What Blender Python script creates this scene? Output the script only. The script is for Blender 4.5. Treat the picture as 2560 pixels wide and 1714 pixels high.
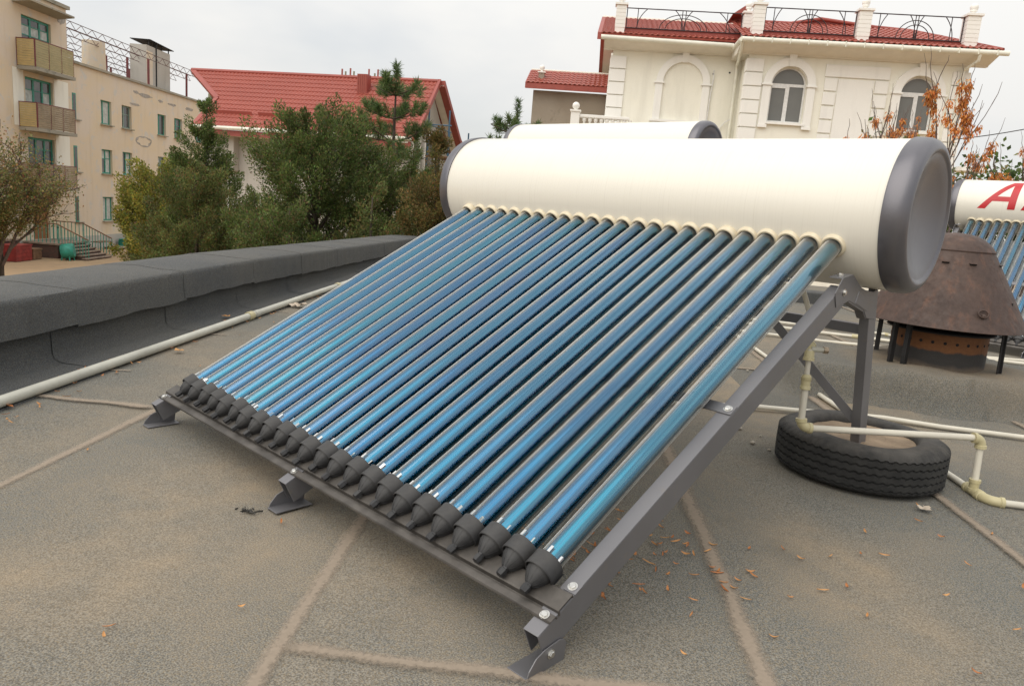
import bpy, bmesh, math, random
import numpy as np
from mathutils import Vector, Matrix, noise as mnoise

random.seed(7); RNG = np.random.default_rng(7)
PI = math.pi
scene = bpy.context.scene
for o in list(bpy.data.objects): bpy.data.objects.remove(o)
COL = scene.collection

# ------------------------------------------------------------------ camera
cd = bpy.data.cameras.new('camera'); cam = bpy.data.objects.new('camera', cd); COL.objects.link(cam)
cd.sensor_width = 36.0; cd.lens = 25.92; cd.clip_start = 0.05; cd.clip_end = 2000
_r = Vector((0.7222, 0.6872, 0.0791)); _f = Vector((-0.6670, 0.7217, -0.1854))
_f.normalize(); _r = (_r - _f * _r.dot(_f)).normalized(); _u = _r.cross(_f)
cam.matrix_world = Matrix(((_r.x, _u.x, -_f.x, 1.8378), (_r.y, _u.y, -_f.y, -1.3852), (_r.z, _u.z, -_f.z, 0.9521), (0, 0, 0, 1)))
scene.camera = cam

# ------------------------------------------------------------------ world, sun, exposure
SUN_EL, SUN_AZ = math.radians(48), math.radians(185)        # light from behind the camera, a little left
w = bpy.data.worlds.new('World'); scene.world = w; w.use_nodes = True
nt = w.node_tree; nt.nodes.clear()
out = nt.nodes.new('ShaderNodeOutputWorld'); bg = nt.nodes.new('ShaderNodeBackground')
sky = nt.nodes.new('ShaderNodeTexSky'); sky.sky_type = 'NISHITA'; sky.sun_disc = False
sky.sun_elevation = SUN_EL; sky.sun_rotation = SUN_AZ; sky.air_density = 1.0; sky.dust_density = 2.5
tc = nt.nodes.new('ShaderNodeTexCoord'); mp = nt.nodes.new('ShaderNodeMapping'); mp.inputs['Scale'].default_value = (1.0, 1.0, 2.6)
nz = nt.nodes.new('ShaderNodeTexNoise'); nz.inputs['Scale'].default_value = 1.7; nz.inputs['Detail'].default_value = 5; nz.inputs['Roughness'].default_value = 0.5
rp = nt.nodes.new('ShaderNodeMapRange'); rp.inputs['From Min'].default_value = 0.36; rp.inputs['From Max'].default_value = 0.58
rp.inputs['To Min'].default_value = 0.60; rp.inputs['To Max'].default_value = 1.0
mx = nt.nodes.new('ShaderNodeMix'); mx.data_type = 'RGBA'
mx.inputs[7].default_value = (7.2, 7.2, 7.0, 1)             # thin bright overcast
nt.links.new(tc.outputs['Generated'], mp.inputs['Vector']); nt.links.new(mp.outputs[0], nz.inputs['Vector'])
nt.links.new(nz.outputs['Fac'], rp.inputs['Value']); nt.links.new(rp.outputs[0], mx.inputs[0])
# overcast cloud: luminance grows smoothly from the horizon to the zenith (CIE overcast sky)
sx = nt.nodes.new('ShaderNodeSeparateXYZ'); zr = nt.nodes.new('ShaderNodeMapRange'); zr.inputs['From Max'].default_value = 1.0; zr.inputs['To Min'].default_value = 1.0; zr.inputs['To Max'].default_value = 1.9
cm = nt.nodes.new('ShaderNodeVectorMath'); cm.operation = 'SCALE'; cm.inputs[0].default_value = (6.0, 5.95, 5.8)
nt.links.new(tc.outputs['Generated'], sx.inputs[0]); nt.links.new(sx.outputs[2], zr.inputs['Value']); nt.links.new(zr.outputs[0], cm.inputs['Scale']); nt.links.new(cm.outputs[0], mx.inputs[7])
nt.links.new(sky.outputs[0], mx.inputs[6]); nt.links.new(mx.outputs[2], bg.inputs['Color'])
bg.inputs['Strength'].default_value = 0.1; nt.links.new(bg.outputs[0], out.inputs['Surface'])

sl = bpy.data.lights.new('sun', 'SUN'); sl.energy = 1.3; sl.angle = math.radians(75); sl.color = (1.0, 0.94, 0.84)
so = bpy.data.objects.new('sun', sl); COL.objects.link(so)
sd = Vector((math.sin(SUN_AZ) * math.cos(SUN_EL), math.cos(SUN_AZ) * math.cos(SUN_EL), math.sin(SUN_EL)))
so.rotation_euler = sd.to_track_quat('Z', 'Y').to_euler(); so.location = (0, 0, 30)

scene.view_settings.view_transform = 'Standard'; scene.view_settings.look = 'None'
scene.view_settings.exposure = 0.40; scene.view_settings.gamma = 1.0; scene.view_settings.use_curve_mapping = False
scene.render.engine = 'CYCLES'
scene.cycles.transparent_max_bounces = 16; scene.cycles.max_bounces = 6; scene.cycles.diffuse_bounces = 3; scene.cycles.glossy_bounces = 4
scene.cycles.use_denoising = True; scene.cycles.denoising_prefilter = 'ACCURATE'
scene.cycles.caustics_reflective = False; scene.cycles.caustics_refractive = False

# ================================================================== material helpers
class NT:
    def __init__(s, name):
        s.m = bpy.data.materials.new(name); s.m.use_nodes = True; s.t = s.m.node_tree; s.t.nodes.clear()
        s.o = s.n('OutputMaterial')
    def n(s, k, **kw):
        a = s.t.nodes.new('ShaderNode' + k)
        for q, v in kw.items(): setattr(a, q, v)
        return a
    def l(s, a, b): s.t.links.new(a, b)
    def put(s, sock, v):
        if isinstance(v, bpy.types.NodeSocket): s.l(v, sock)
        elif isinstance(v, (tuple, list)) and len(v) == 3 and sock.type == 'RGBA': sock.default_value = (*v, 1)
        else: sock.default_value = v
    def coord(s, kind='Object', scale=None):
        c = s.n('NewGeometry').outputs['Position'] if kind == 'World' else s.n('TexCoord').outputs[kind]
        if scale:
            m = s.n('Mapping'); s.l(c, m.inputs['Vector']); m.inputs['Scale'].default_value = scale; c = m.outputs[0]
        return c
    def noise(s, vec, scale, detail=3, rough=0.55, dist=0.0):
        a = s.n('TexNoise'); s.l(vec, a.inputs['Vector']); a.inputs['Scale'].default_value = scale
        a.inputs['Detail'].default_value = detail; a.inputs['Roughness'].default_value = rough; a.inputs['Distortion'].default_value = dist
        return a.outputs['Fac']
    def voro(s, vec, scale, feature='F1', out='Distance'):
        a = s.n('TexVoronoi', feature=feature); s.l(vec, a.inputs['Vector']); a.inputs['Scale'].default_value = scale
        return a.outputs[out]
    def rng(s, v, a, b, c=0.0, d=1.0):
        m = s.n('MapRange'); s.put(m.inputs[0], v)
        for i, x in zip((1, 2, 3, 4), (a, b, c, d)): m.inputs[i].default_value = x
        return m.outputs[0]
    def math(s, op, a, b=0.5):
        m = s.n('Math', operation=op); s.put(m.inputs[0], a); s.put(m.inputs[1], b); return m.outputs[0]
    def mix(s, f, a, b, mode='MIX'):
        m = s.n('Mix', data_type='RGBA', blend_type=mode); s.put(m.inputs[0], f); s.put(m.inputs[6], a); s.put(m.inputs[7], b); return m.outputs[2]
    def sep(s, v):
        m = s.n('SeparateXYZ'); s.l(v, m.inputs[0]); return m.outputs
    def comb(s, x, y, z):
        m = s.n('CombineXYZ'); s.put(m.inputs[0], x); s.put(m.inputs[1], y); s.put(m.inputs[2], z); return m.outputs[0]
    def bump(s, h, strength=0.3, dist=0.01, nrm=None):
        m = s.n('Bump'); s.l(h, m.inputs['Height']); m.inputs['Strength'].default_value = strength; m.inputs['Distance'].default_value = dist
        if nrm is not None: s.l(nrm, m.inputs['Normal'])
        return m.outputs[0]
    def rand(s): return s.n('ObjectInfo').outputs['Random']
    def bsdf(s, color, rough=0.6, metal=0.0, normal=None, **kw):
        b = s.n('BsdfPrincipled'); s.put(b.inputs['Base Color'], color); s.put(b.inputs['Roughness'], rough); s.put(b.inputs['Metallic'], metal)
        if normal is not None: s.l(normal, b.inputs['Normal'])
        for k, v in kw.items(): s.put(b.inputs[k.replace('_', ' ')], v)
        return b.outputs[0]
    def done(s, sh): s.l(sh, s.o.inputs['Surface']); return s.m

MATS = {}
def simple(name, c, rough=0.6, metal=0.0, var=0.15, scale=6.0, bump=0.0, bscale=60.0, **kw):
    t = NT(name); v = t.coord('Object'); f = t.noise(v, scale, 4)
    col = t.mix(t.rng(f, 0.3, 0.7), tuple(x * (1 - var) for x in c), tuple(min(1, x * (1 + var)) for x in c))
    nrm = t.bump(t.noise(v, bscale, 3), bump, 0.01) if bump else None
    MATS[name] = t.done(t.bsdf(col, rough, metal, nrm, **kw)); return MATS[name]

# ================================================================== mesh helpers
class MB:
    def __init__(s): s.v = []; s.f = []
    def add(s, vs, fs):
        k = len(s.v); s.v += [tuple(x) for x in vs]; s.f += [tuple(i + k for i in f) for f in fs]; return s
    def box(s, x0, x1, y0, y1, z0, z1):
        return s.add([(x0, y0, z0), (x1, y0, z0), (x1, y1, z0), (x0, y1, z0), (x0, y0, z1), (x1, y0, z1), (x1, y1, z1), (x0, y1, z1)],
                     [(0, 3, 2, 1), (4, 5, 6, 7), (0, 1, 5, 4), (1, 2, 6, 5), (2, 3, 7, 6), (3, 0, 4, 7)])
    def obox(s, c, ax, ay, az):
        c, ax, ay, az = map(Vector, (c, ax, ay, az)); vs = []
        for k in (-1, 1):
            for i, j in ((-1, -1), (1, -1), (1, 1), (-1, 1)): vs.append(c + ax * i + ay * j + az * k)
        return s.add(vs, [(0, 3, 2, 1), (4, 5, 6, 7), (0, 1, 5, 4), (1, 2, 6, 5), (2, 3, 7, 6), (3, 0, 4, 7)])
    def bar(s, a, b, wd, ht, up=(0, 0, 1)):
        a, b = Vector(a), Vector(b); d = (b - a); L = d.length; d.normalize(); up = Vector(up)
        sx = d.cross(up)
        if sx.length < 1e-4: sx = d.cross(Vector((1, 0, 0)))
        sx.normalize(); uz = sx.cross(d)
        return s.obox((a + b) / 2, d * L / 2, sx * wd / 2, uz * ht / 2)
    def prism(s, poly, ext):
        n = len(poly); P = [Vector(q) for q in poly]; E = Vector(ext)
        return s.add(P + [q + E for q in P], [tuple(range(n - 1, -1, -1)), tuple(range(n, 2 * n))] + [(i, (i + 1) % n, n + (i + 1) % n, n + i) for i in range(n)])
    def tube(s, pts, rad, n=10, caps=True):
        pts = [Vector(q) for q in pts]; m = len(pts)
        if not isinstance(rad, (list, tuple)): rad = [rad] * m
        vs = []; prev = None
        for i, q in enumerate(pts):
            d = (pts[min(i + 1, m - 1)] - pts[max(i - 1, 0)])
            if d.length < 1e-9: d = Vector((0, 0, 1))
            d.normalize()
            if prev is None:
                a = d.cross(Vector((0, 0, 1)))
                if a.length < 0.05: a = d.cross(Vector((1, 0, 0)))
            else: a = prev - d * prev.dot(d)
            a.normalize(); prev = a; b = d.cross(a)
            for k in range(n):
                th = 2 * PI * k / n; vs.append(q + (a * math.cos(th) + b * math.sin(th)) * rad[i])
        fs = [(i * n + k, i * n + (k + 1) % n, (i + 1) * n + (k + 1) % n, (i + 1) * n + k) for i in range(m - 1) for k in range(n)]
        if caps: fs += [tuple(range(n - 1, -1, -1)), tuple((m - 1) * n + k for k in range(n))]
        return s.add(vs, fs)
    def lathe(s, prof, o=(0, 0, 0), d=(0, 0, 1), n=32, close=False):
        # prof: list of (t along axis, radius)
        d = Vector(d).normalized(); a = d.cross(Vector((0, 0, 1)))
        if a.length < 0.05: a = Vector((1, 0, 0))
        a.normalize(); b = d.cross(a); o = Vector(o); m = len(prof); vs = []
        for t, r in prof:
            for k in range(n):
                th = 2 * PI * k / n; vs.append(o + d * t + (a * math.cos(th) + b * math.sin(th)) * max(r, 1e-5))
        fs = [(i * n + k, i * n + (k + 1) % n, (i + 1) * n + (k + 1) % n, (i + 1) * n + k) for i in range(m - 1) for k in range(n)]
        if close: fs += [((m - 1) * n + k, (m - 1) * n + (k + 1) % n, (k + 1) % n, k) for k in range(n)]
        return s.add(vs, fs)
    def grid(s, P):
        r, c = len(P), len(P[0])
        return s.add([q for row in P for q in row], [(i * c + j, i * c + j + 1, (i + 1) * c + j + 1, (i + 1) * c + j) for i in range(r - 1) for j in range(c - 1)])
    def sphere(s, c, r, nu=16, nv=10, sq=1.0):
        c = Vector(c); return s.lathe([(-r * sq * math.cos(PI * i / nv), r * math.sin(PI * i / nv)) for i in range(nv + 1)], c, (0, 0, 1), nu)
    def mesh(s, name, smooth=None):
        me = bpy.data.meshes.new(name); me.from_pydata(s.v, [], s.f); me.validate(clean_customdata=False)
        if smooth:
            me.polygons.foreach_set('use_smooth', [True] * len(me.polygons)); me.set_sharp_from_angle(angle=math.radians(smooth))
        return me
    def build(s, name, mat, parent=None, smooth=None, bevel=None, fix=False):
        me = s.mesh(name, smooth)
        if fix:
            bm = bmesh.new(); bm.from_mesh(me); bmesh.ops.recalc_face_normals(bm, faces=bm.faces); bm.to_mesh(me); bm.free()
        o = link(name, me, mat, parent)
        if bevel:
            b = o.modifiers.new('bevel', 'BEVEL'); b.width = bevel; b.segments = 2; b.limit_method = 'ANGLE'; b.angle_limit = math.radians(40)
        return o

def link(name, me, mat=None, parent=None, loc=None, rot=None):
    o = bpy.data.objects.new(name, me); COL.objects.link(o)
    if mat is not None and me is not None and not me.materials: me.materials.append(MATS[mat] if isinstance(mat, str) else mat)
    if parent is not None: o.parent = parent
    if loc is not None: o.location = loc
    if rot is not None: o.rotation_euler = rot
    return o
def tag(o, label=None, cat=None, group=None, kind=None):
    if label: o['label'] = label
    if cat: o['category'] = cat
    if group: o['group'] = group
    if kind: o['kind'] = kind
    return o
def thing(name, label, cat, loc=(0, 0, 0), rotz=0.0, group=None):
    e = bpy.data.objects.new(name, None); COL.objects.link(e); e.location = loc; e.rotation_euler = (0, 0, rotz); e.empty_display_size = 0.1
    return tag(e, label, cat, group)
def np_mesh(name, V, F4=None, F3=None, colors=None):
    me = bpy.data.meshes.new(name); V = np.asarray(V, np.float32).reshape(-1, 3)
    faces = []; 
    k4 = 0 if F4 is None else len(F4); k3 = 0 if F3 is None else len(F3)
    me.vertices.add(len(V)); me.vertices.foreach_set('co', V.ravel())
    li = []; st = []; tot = 0
    if k4: li.append(np.asarray(F4, np.int32).ravel()); st.append(np.arange(k4) * 4)
    if k3: li.append(np.asarray(F3, np.int32).ravel()); st.append(k4 * 4 + np.arange(k3) * 3)
    li = np.concatenate(li); st = np.concatenate(st).astype(np.int32)
    me.loops.add(len(li)); me.loops.foreach_set('vertex_index', li.astype(np.int32))
    me.polygons.add(k4 + k3); me.polygons.foreach_set('loop_start', st)
    me.update(calc_edges=True)
    if colors is not None:
        a = me.color_attributes.new('tint', 'FLOAT_COLOR', 'POINT'); a.data.foreach_set('color', np.asarray(colors, np.float32).ravel())
    return me
# ================================================================== materials
def felt(name, base, dustamt, dust=(0.33, 0.255, 0.17), blobs=(), gen=1.0):
    t = NT(name); v = t.coord('World')
    g = t.noise(v, 270, 2, 0.6); g2 = t.noise(v, 110, 3, 0.65); g3 = t.noise(v, 190, 1, 0.5)
    col = t.mix(t.rng(g, 0.38, 0.62), tuple(x * 0.40 for x in base), tuple(x * 1.62 for x in base))
    col = t.mix(t.rng(g3, 0.52, 0.68, 0.0, 0.55), col, (base[0] * 1.55, base[1] * 1.25, base[2] * 0.85)); col = t.mix(t.rng(g3, 0.48, 0.34, 0.0, 0.5), col, (base[0] * 0.62, base[1] * 0.72, base[2] * 0.85))
    col = t.mix(t.rng(g2, 0.35, 0.65, 0.0, 0.30), col, tuple(x * 0.62 for x in base))
    fleck = t.math('LESS_THAN', t.voro(v, 210), 0.11)
    col = t.mix(t.math('MULTIPLY', fleck, 0.6), col, (0.5, 0.5, 0.46))
    big = t.noise(v, 0.9, 5, 0.62, 0.4); mid = t.noise(v, 5.5, 4, 0.65)
    dm = t.math('MULTIPLY', t.rng(big, 0.40, 0.72, 0.0, gen), t.rng(mid, 0.25, 0.75, 0.35, 1.0))
    for (x, y, rx, ry, s) in blobs:                             # wind-blown sand lying in hollows
        m = t.n('Mapping', vector_type='TEXTURE'); t.l(v, m.inputs['Vector']); m.inputs['Location'].default_value = (x, y, 0); m.inputs['Scale'].default_value = (rx, ry, 1e4)
        m.inputs['Rotation'].default_value = (0, 0, math.radians(129.5))
        gr = t.n('TexGradient', gradient_type='SPHERICAL'); t.l(m.outputs[0], gr.inputs['Vector'])
        dm = t.math('ADD', dm, t.math('MULTIPLY', t.math('MULTIPLY', gr.outputs['Fac'], s), t.rng(mid, 0.3, 0.7, 0.3, 1.3)))
    dm = t.math('MINIMUM', t.math('MULTIPLY', dm, dustamt), 0.9)
    dcol = t.mix(t.rng(g, 0.3, 0.7), tuple(x * 0.72 for x in dust), tuple(x * 1.2 for x in dust))
    col = t.mix(dm, col, dcol)
    stain = t.noise(v, 2.1, 4, 0.6); col = t.mix(t.rng(stain, 0.58, 0.75, 0.0, 0.35), col, tuple(x * 0.5 for x in base))
    nrm = t.bump(g2, 0.10, 0.004, t.bump(g, 0.35, 0.0016))
    MATS[name] = t.done(t.bsdf(col, 0.92, 0, nrm, Specular_IOR_Level=0.25))
felt('roof_felt', (0.168, 0.163, 0.144), 0.70, blobs=((0.15, 2.75, 1.3, 0.9, 1.2), (-0.3, -0.25, 0.9, 0.35, 0.55), (0.0, 4.5, 1.6, 1.2, 0.6), (0.5, -0.1, 0.5, 0.3, 0.6), (-1.1, -0.6, 1.0, 0.35, 0.4), (1.3, 0.6, 0.6, 0.25, 0.6), (-0.1, -0.9, 0.8, 0.3, 0.45)))
felt('parapet_felt', (0.094, 0.097, 0.098), 0.30, dust=(0.2, 0.18, 0.14))
felt('mound_felt', (0.135, 0.132, 0.118), 0.8, blobs=((0.71, 3.66, 0.62, 0.60, 1.6),), gen=0.25)

t = NT('seam_dust'); uv = t.coord('UV'); v = t.coord('World'); x = t.sep(uv)
edge = t.math('SUBTRACT', 1.0, t.math('ABSOLUTE', t.math('SUBTRACT', t.math('MULTIPLY', x[1], 2.0), 1.0)))
n1 = t.noise(v, 9, 4, 0.65); n2 = t.noise(v, 90, 3, 0.6)
msk = t.rng(t.math('ADD', t.math('ADD', edge, t.math('MULTIPLY', t.math('SUBTRACT', n1, 0.5), 0.8)), t.math('MULTIPLY', t.math('SUBTRACT', n2, 0.5), 0.8)), 0.12, 0.80)
fade = t.math('MULTIPLY', t.rng(x[0], 0.0, 0.06), t.rng(x[0], 1.0, 0.94))
msk = t.math('MULTIPLY', t.math('MULTIPLY', msk, fade), 0.78)
col = t.mix(n2, (0.28, 0.225, 0.17), (0.40, 0.325, 0.25))
mxs = t.n('MixShader'); t.l(msk, mxs.inputs[0]); t.l(t.n('BsdfTransparent').outputs[0], mxs.inputs[1]); t.l(t.bsdf(col, 0.95), mxs.inputs[2])
MATS['seam_dust'] = t.done(mxs.outputs[0])

# heater
t = NT('tank_paint'); v = t.coord('Object'); s = t.sep(v)
st = t.noise(t.comb(t.math('MULTIPLY', s[0], 1.0), t.math('MULTIPLY', s[1], 0.006), t.math('MULTIPLY', s[2], 0.012)), 160, 3, 0.7)
blot = t.noise(v, 7, 4, 0.6)
col = t.mix(t.math('MULTIPLY', t.rng(st, 0.50, 0.78), t.rng(blot, 0.3, 0.7, 0.08, 0.42)), (0.81, 0.775, 0.685), (0.60, 0.56, 0.465))
MATS['tank_paint'] = t.done(t.bsdf(col, t.rng(st, 0.3, 0.8, 0.30, 0.42), 0, Specular_IOR_Level=0.45, Coat_Weight=0.25, Coat_Roughness=0.12))
t = NT('end_cap_grey'); v = t.coord('Object'); n1 = t.noise(v, 9, 4); n2 = t.noise(v, 260, 2)
MATS['end_cap_grey'] = t.done(t.bsdf(t.mix(n1, (0.135, 0.132, 0.146), (0.185, 0.180, 0.195)), t.rng(n1, 0.3, 0.7, 0.28, 0.42), 0.7, t.bump(n2, 0.12, 0.003), Specular_IOR_Level=0.5))
t = NT('frame_steel'); v = t.coord('Object'); n1 = t.noise(v, 5, 4); n2 = t.noise(v, 300, 2); n3 = t.noise(v, 22, 5, 0.7)
col = t.mix(n1, (0.170, 0.167, 0.176), (0.225, 0.221, 0.230)); col = t.mix(t.rng(n3, 0.60, 0.78, 0, 0.55), col, (0.27, 0.225, 0.17))
MATS['frame_steel'] = t.done(t.bsdf(col, t.rng(n1, 0.3, 0.7, 0.38, 0.52), 0.55, t.bump(n2, 0.10, 0.002)))
t = NT('tube_glass'); v = t.coord('Object'); lw = t.n('LayerWeight'); lw.inputs['Blend'].default_value = 0.5
fres = t.math('ADD', 0.09, t.math('MULTIPLY', t.math('POWER', lw.outputs['Facing'], 4.5), 0.90))       # thin wall: same reflectance from both sides
gl = t.n('BsdfGlossy'); gl.inputs['Roughness'].default_value = 0.03; gl.inputs['Color'].default_value = (0.95, 0.96, 0.95, 1)
tr = t.n('BsdfTransparent'); tr.inputs['Color'].default_value = (0.96, 0.98, 0.97, 1)
mxs = t.n('MixShader'); t.l(fres, mxs.inputs[0]); t.l(tr.outputs[0], mxs.inputs[1]); t.l(gl.outputs[0], mxs.inputs[2])
dn = t.noise(v, 14, 4, 0.6)          # faint dust noise; the pale edge-on rim below is a painted sky highlight
df = t.n('BsdfDiffuse'); df.inputs['Color'].default_value = (0.86, 0.85, 0.81, 1)
dk = t.math('ADD', t.math('MULTIPLY', t.math('POWER', lw.outputs['Facing'], 4.2), 0.9), t.rng(dn, 0.5, 0.8, 0.0, 0.02))
mx2 = t.n('MixShader'); t.l(dk, mx2.inputs[0]); t.l(mxs.outputs[0], mx2.inputs[1]); t.l(df.outputs[0], mx2.inputs[2])
MATS['tube_glass'] = t.done(mx2.outputs[0])
t = NT('absorber_blue'); r_ = t.rand(); v = t.coord('Object'); s = t.sep(v)
c1 = t.mix(r_, (0.004, 0.105, 0.250), (0.008, 0.185, 0.275)); r2 = t.math('FRACT', t.math('MULTIPLY', r_, 7.31)); c1 = t.mix(t.rng(r2, 0.55, 1.0, 0, 0.6), c1, (0.042, 0.092, 0.27))
al = t.noise(t.comb(t.math('MULTIPLY', s[1], 2.2), r_, 0.0), 2.0, 2); c1 = t.mix(t.rng(al, 0.35, 0.65, 0.0, 0.45), c1, (0.008, 0.180, 0.305))
sg = t.noise(t.comb(t.math('MULTIPLY', s[0], 90.0), t.math('MULTIPLY', s[1], 0.8), t.math('MULTIPLY', s[2], 90.0)), 1.0, 2); c1 = t.mix(t.rng(sg, 0.40, 0.66, 0, 0.45), c1, (0.002, 0.045, 0.13))
MATS['absorber_blue'] = t.done(t.bsdf(c1, 0.20, 1.0))
simple('getter_silver', (0.8, 0.8, 0.78), 0.12, 1.0, 0.05)
t = NT('cap_rubber'); v = t.coord('Object'); n1 = t.noise(v, 40, 4, 0.6); n2 = t.noise(v, 12, 3)
col = t.mix(t.rng(n1, 0.35, 0.75), (0.022, 0.022, 0.024), (0.040, 0.040, 0.041)); nr = t.sep(t.n('NewGeometry').outputs['Normal'])
col = t.mix(t.math('MULTIPLY', t.rng(n2, 0.45, 0.7), 0.18), col, (0.10, 0.09, 0.075))
MATS['cap_rubber'] = t.done(t.bsdf(col, 0.55, 0, t.bump(n1, 0.15, 0.004)))
simple('collar_rubber', (0.70, 0.62, 0.46), 0.55, 0, 0.14, 30)
simple('tray_steel', (0.105, 0.095, 0.085), 0.5, 0.5, 0.35, 16)
simple('zinc_bolt', (0.62, 0.61, 0.58), 0.32, 1.0, 0.12, 60)
simple('dark_hole', (0.012, 0.012, 0.012), 0.9)
simple('blue_plug', (0.03, 0.06, 0.13), 0.4)
simple('reflector_sheet', (0.66, 0.67, 0.66), 0.42, 0.6, 0.18, 14)
simple('red_letter', (0.50, 0.022, 0.028), 0.38, 0, 0.1)
# pvc, tyre, cowl
simple('pvc_white', (0.66, 0.62, 0.52), 0.42, 0, 0.12, 5, 0.03)
simple('pvc_grey', (0.50, 0.49, 0.42), 0.45, 0, 0.14, 4, 0.03)
simple('pvc_fitting', (0.52, 0.46, 0.27), 0.42, 0, 0.12, 14)
simple('brass', (0.45, 0.36, 0.26), 0.4, 0.7, 0.2, 30)
t = NT('tyre_rubber'); v = t.coord('Object'); s = t.sep(v); ang = t.math('ARCTAN2', s[1], s[0]); rad = t.n('VectorMath', operation='LENGTH'); t.l(t.comb(s[0], s[1], 0.0), rad.inputs[0])
sip = t.n('TexWave', wave_type='BANDS', bands_direction='X'); t.l(t.comb(ang, t.math('MULTIPLY', s[2], 2.0), 0.0), sip.inputs['Vector']); sip.inputs['Scale'].default_value = 30.0; sip.inputs['Distortion'].default_value = 0.6; sip.inputs['Detail'].default_value = 1.0
n1 = t.noise(v, 16, 5, 0.65); n2 = t.noise(v, 130, 3)
col = t.mix(t.rng(n1, 0.35, 0.75), (0.017, 0.017, 0.017), (0.045, 0.044, 0.041)); top = t.math('MULTIPLY', t.rng(s[2], 0.14, 0.178), t.rng(n1, 0.3, 0.6, 0.1, 0.55)); col = t.mix(top, col, (0.12, 0.105, 0.088))
white = t.math('MULTIPLY', t.math('GREATER_THAN', t.noise(t.comb(t.math('MULTIPLY', ang, 3.5), t.math('MULTIPLY', s[2], 2.2), 0.0), 4.2, 3, 0.7), 0.735), t.math('LESS_THAN', s[2], 0.15)); col = t.mix(t.math('MULTIPLY', white, 0.7), col, (0.5, 0.5, 0.47))
h = t.math('ADD', t.math('MULTIPLY', sip.outputs['Fac'], t.rng(rad.outputs['Value'], 0.27, 0.30)), t.math('MULTIPLY', n2, 0.4))
MATS['tyre_rubber'] = t.done(t.bsdf(col, 0.72, 0, t.bump(h, 0.5, 0.006)))
simple('dry_sand', (0.33, 0.245, 0.165), 0.95, 0, 0.28, 9, 0.8, 45)
t = NT('rusty_steel'); v = t.coord('Object'); n1 = t.noise(v, 5, 6, 0.65, 0.4); n2 = t.noise(v, 30, 5, 0.7); s = t.sep(v)
dr = t.noise(t.comb(t.math('MULTIPLY', s[0], 18.0), t.math('MULTIPLY', s[1], 18.0), t.math('MULTIPLY', s[2], 2.2)), 1.0, 4, 0.65)
col = t.mix(t.rng(n1, 0.35, 0.68), (0.056, 0.035, 0.028), (0.092, 0.055, 0.041)); col = t.mix(t.rng(dr, 0.52, 0.78, 0, 0.65), col, (0.18, 0.082, 0.046)); col = t.mix(t.rng(n2, 0.52, 0.72, 0, 0.45), col, (0.040, 0.031, 0.030))
MATS['rusty_steel'] = t.done(t.bsdf(col, t.rng(n2, 0.3, 0.7, 0.5, 0.8), 0.1, t.bump(n2, 0.25, 0.006)))
t = NT('rusty_drum'); v = t.coord('Object'); s = t.sep(v); n1 = t.noise(v, 9, 5, 0.65); n2 = t.noise(v, 45, 4, 0.7)
lvl = t.math('ADD', s[2], t.math('MULTIPLY', t.math('SUBTRACT', n1, 0.5), 0.06))
col = t.mix(n2, (0.10, 0.042, 0.018), (0.24, 0.095, 0.028)); col = t.mix(t.rng(lvl, 0.312, 0.298), col, (0.035, 0.032, 0.030)); col = t.mix(t.rng(lvl, 0.235, 0.20, 0, 0.8), col, (0.16, 0.12, 0.085))
MATS['rusty_drum'] = t.done(t.bsdf(col, 0.75, 0, t.bump(n2, 0.4, 0.006)))
simple('black_iron', (0.020, 0.019, 0.019), 0.6, 0.2, 0.3, 12, 0.15)
t = NT('dry_samara'); r_ = t.rand(); v = t.coord('Object')
MATS['dry_samara'] = t.done(t.bsdf(t.mix(t.noise(v, 90, 2), t.mix(r_, (0.46, 0.165, 0.045), (0.60, 0.33, 0.12)), t.mix(r_, (0.30, 0.095, 0.03), (0.5, 0.25, 0.085))), 0.6))
simple('pebble', (0.40, 0.36, 0.30), 0.85, 0, 0.2, 60)
simple('tar_dark', (0.045, 0.042, 0.036), 0.85, 0, 0.4, 60, 0.6)

# buildings
def plaster(name, base, stain, patch, pamt, bscale=24.0):
    t = NT(name); v = t.coord('Object'); n1 = t.noise(v, 0.42, 5, 0.6, 0.6); n2 = t.noise(v, 1.6, 5, 0.65, 0.5); n3 = t.noise(t.coord('Object', (1.1, 1.1, 0.16)), 2.2, 4, 0.6); n4 = t.noise(v, bscale, 4)
    c = t.mix(t.rng(n1, 0.38, 0.66), base, stain); c = t.mix(t.rng(n3, 0.52, 0.72, 0, 0.45), c, tuple(x * 0.80 for x in base)); c = t.mix(t.rng(n2, 0.66 - 0.1 * pamt, 0.74 - 0.1 * pamt, 0, min(1, pamt)), c, patch); c = t.mix(t.rng(n4, 0.3, 0.7, 0, 0.10), c, tuple(x * 0.7 for x in base))
    MATS[name] = t.done(t.bsdf(c, 0.9, 0, t.bump(n4, 0.25, 0.01), Specular_IOR_Level=0.2))
plaster('ochre_plaster', (0.72, 0.59, 0.415), (0.70, 0.605, 0.50), (0.62, 0.58, 0.52), 1.0)
plaster('cream_plaster', (0.88, 0.855, 0.745), (0.88, 0.86, 0.765), (0.85, 0.82, 0.72), 0.05)
plaster('white_trim', (0.89, 0.875, 0.83), (0.88, 0.865, 0.815), (0.84, 0.82, 0.76), 0.05)
plaster('grey_plaster', (0.46, 0.43, 0.38), (0.52, 0.49, 0.44), (0.36, 0.33, 0.29), 0.4)
plaster('concrete_grey', (0.36, 0.31, 0.25), (0.31, 0.26, 0.205), (0.25, 0.21, 0.165), 0.6)
plaster('slab_concrete', (0.40, 0.36, 0.28), (0.32, 0.30, 0.25), (0.16, 0.16, 0.13), 0.8)
simple('bare_cement', (0.36, 0.33, 0.29), 0.95, 0, 0.25, 6, 0.4)
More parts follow.
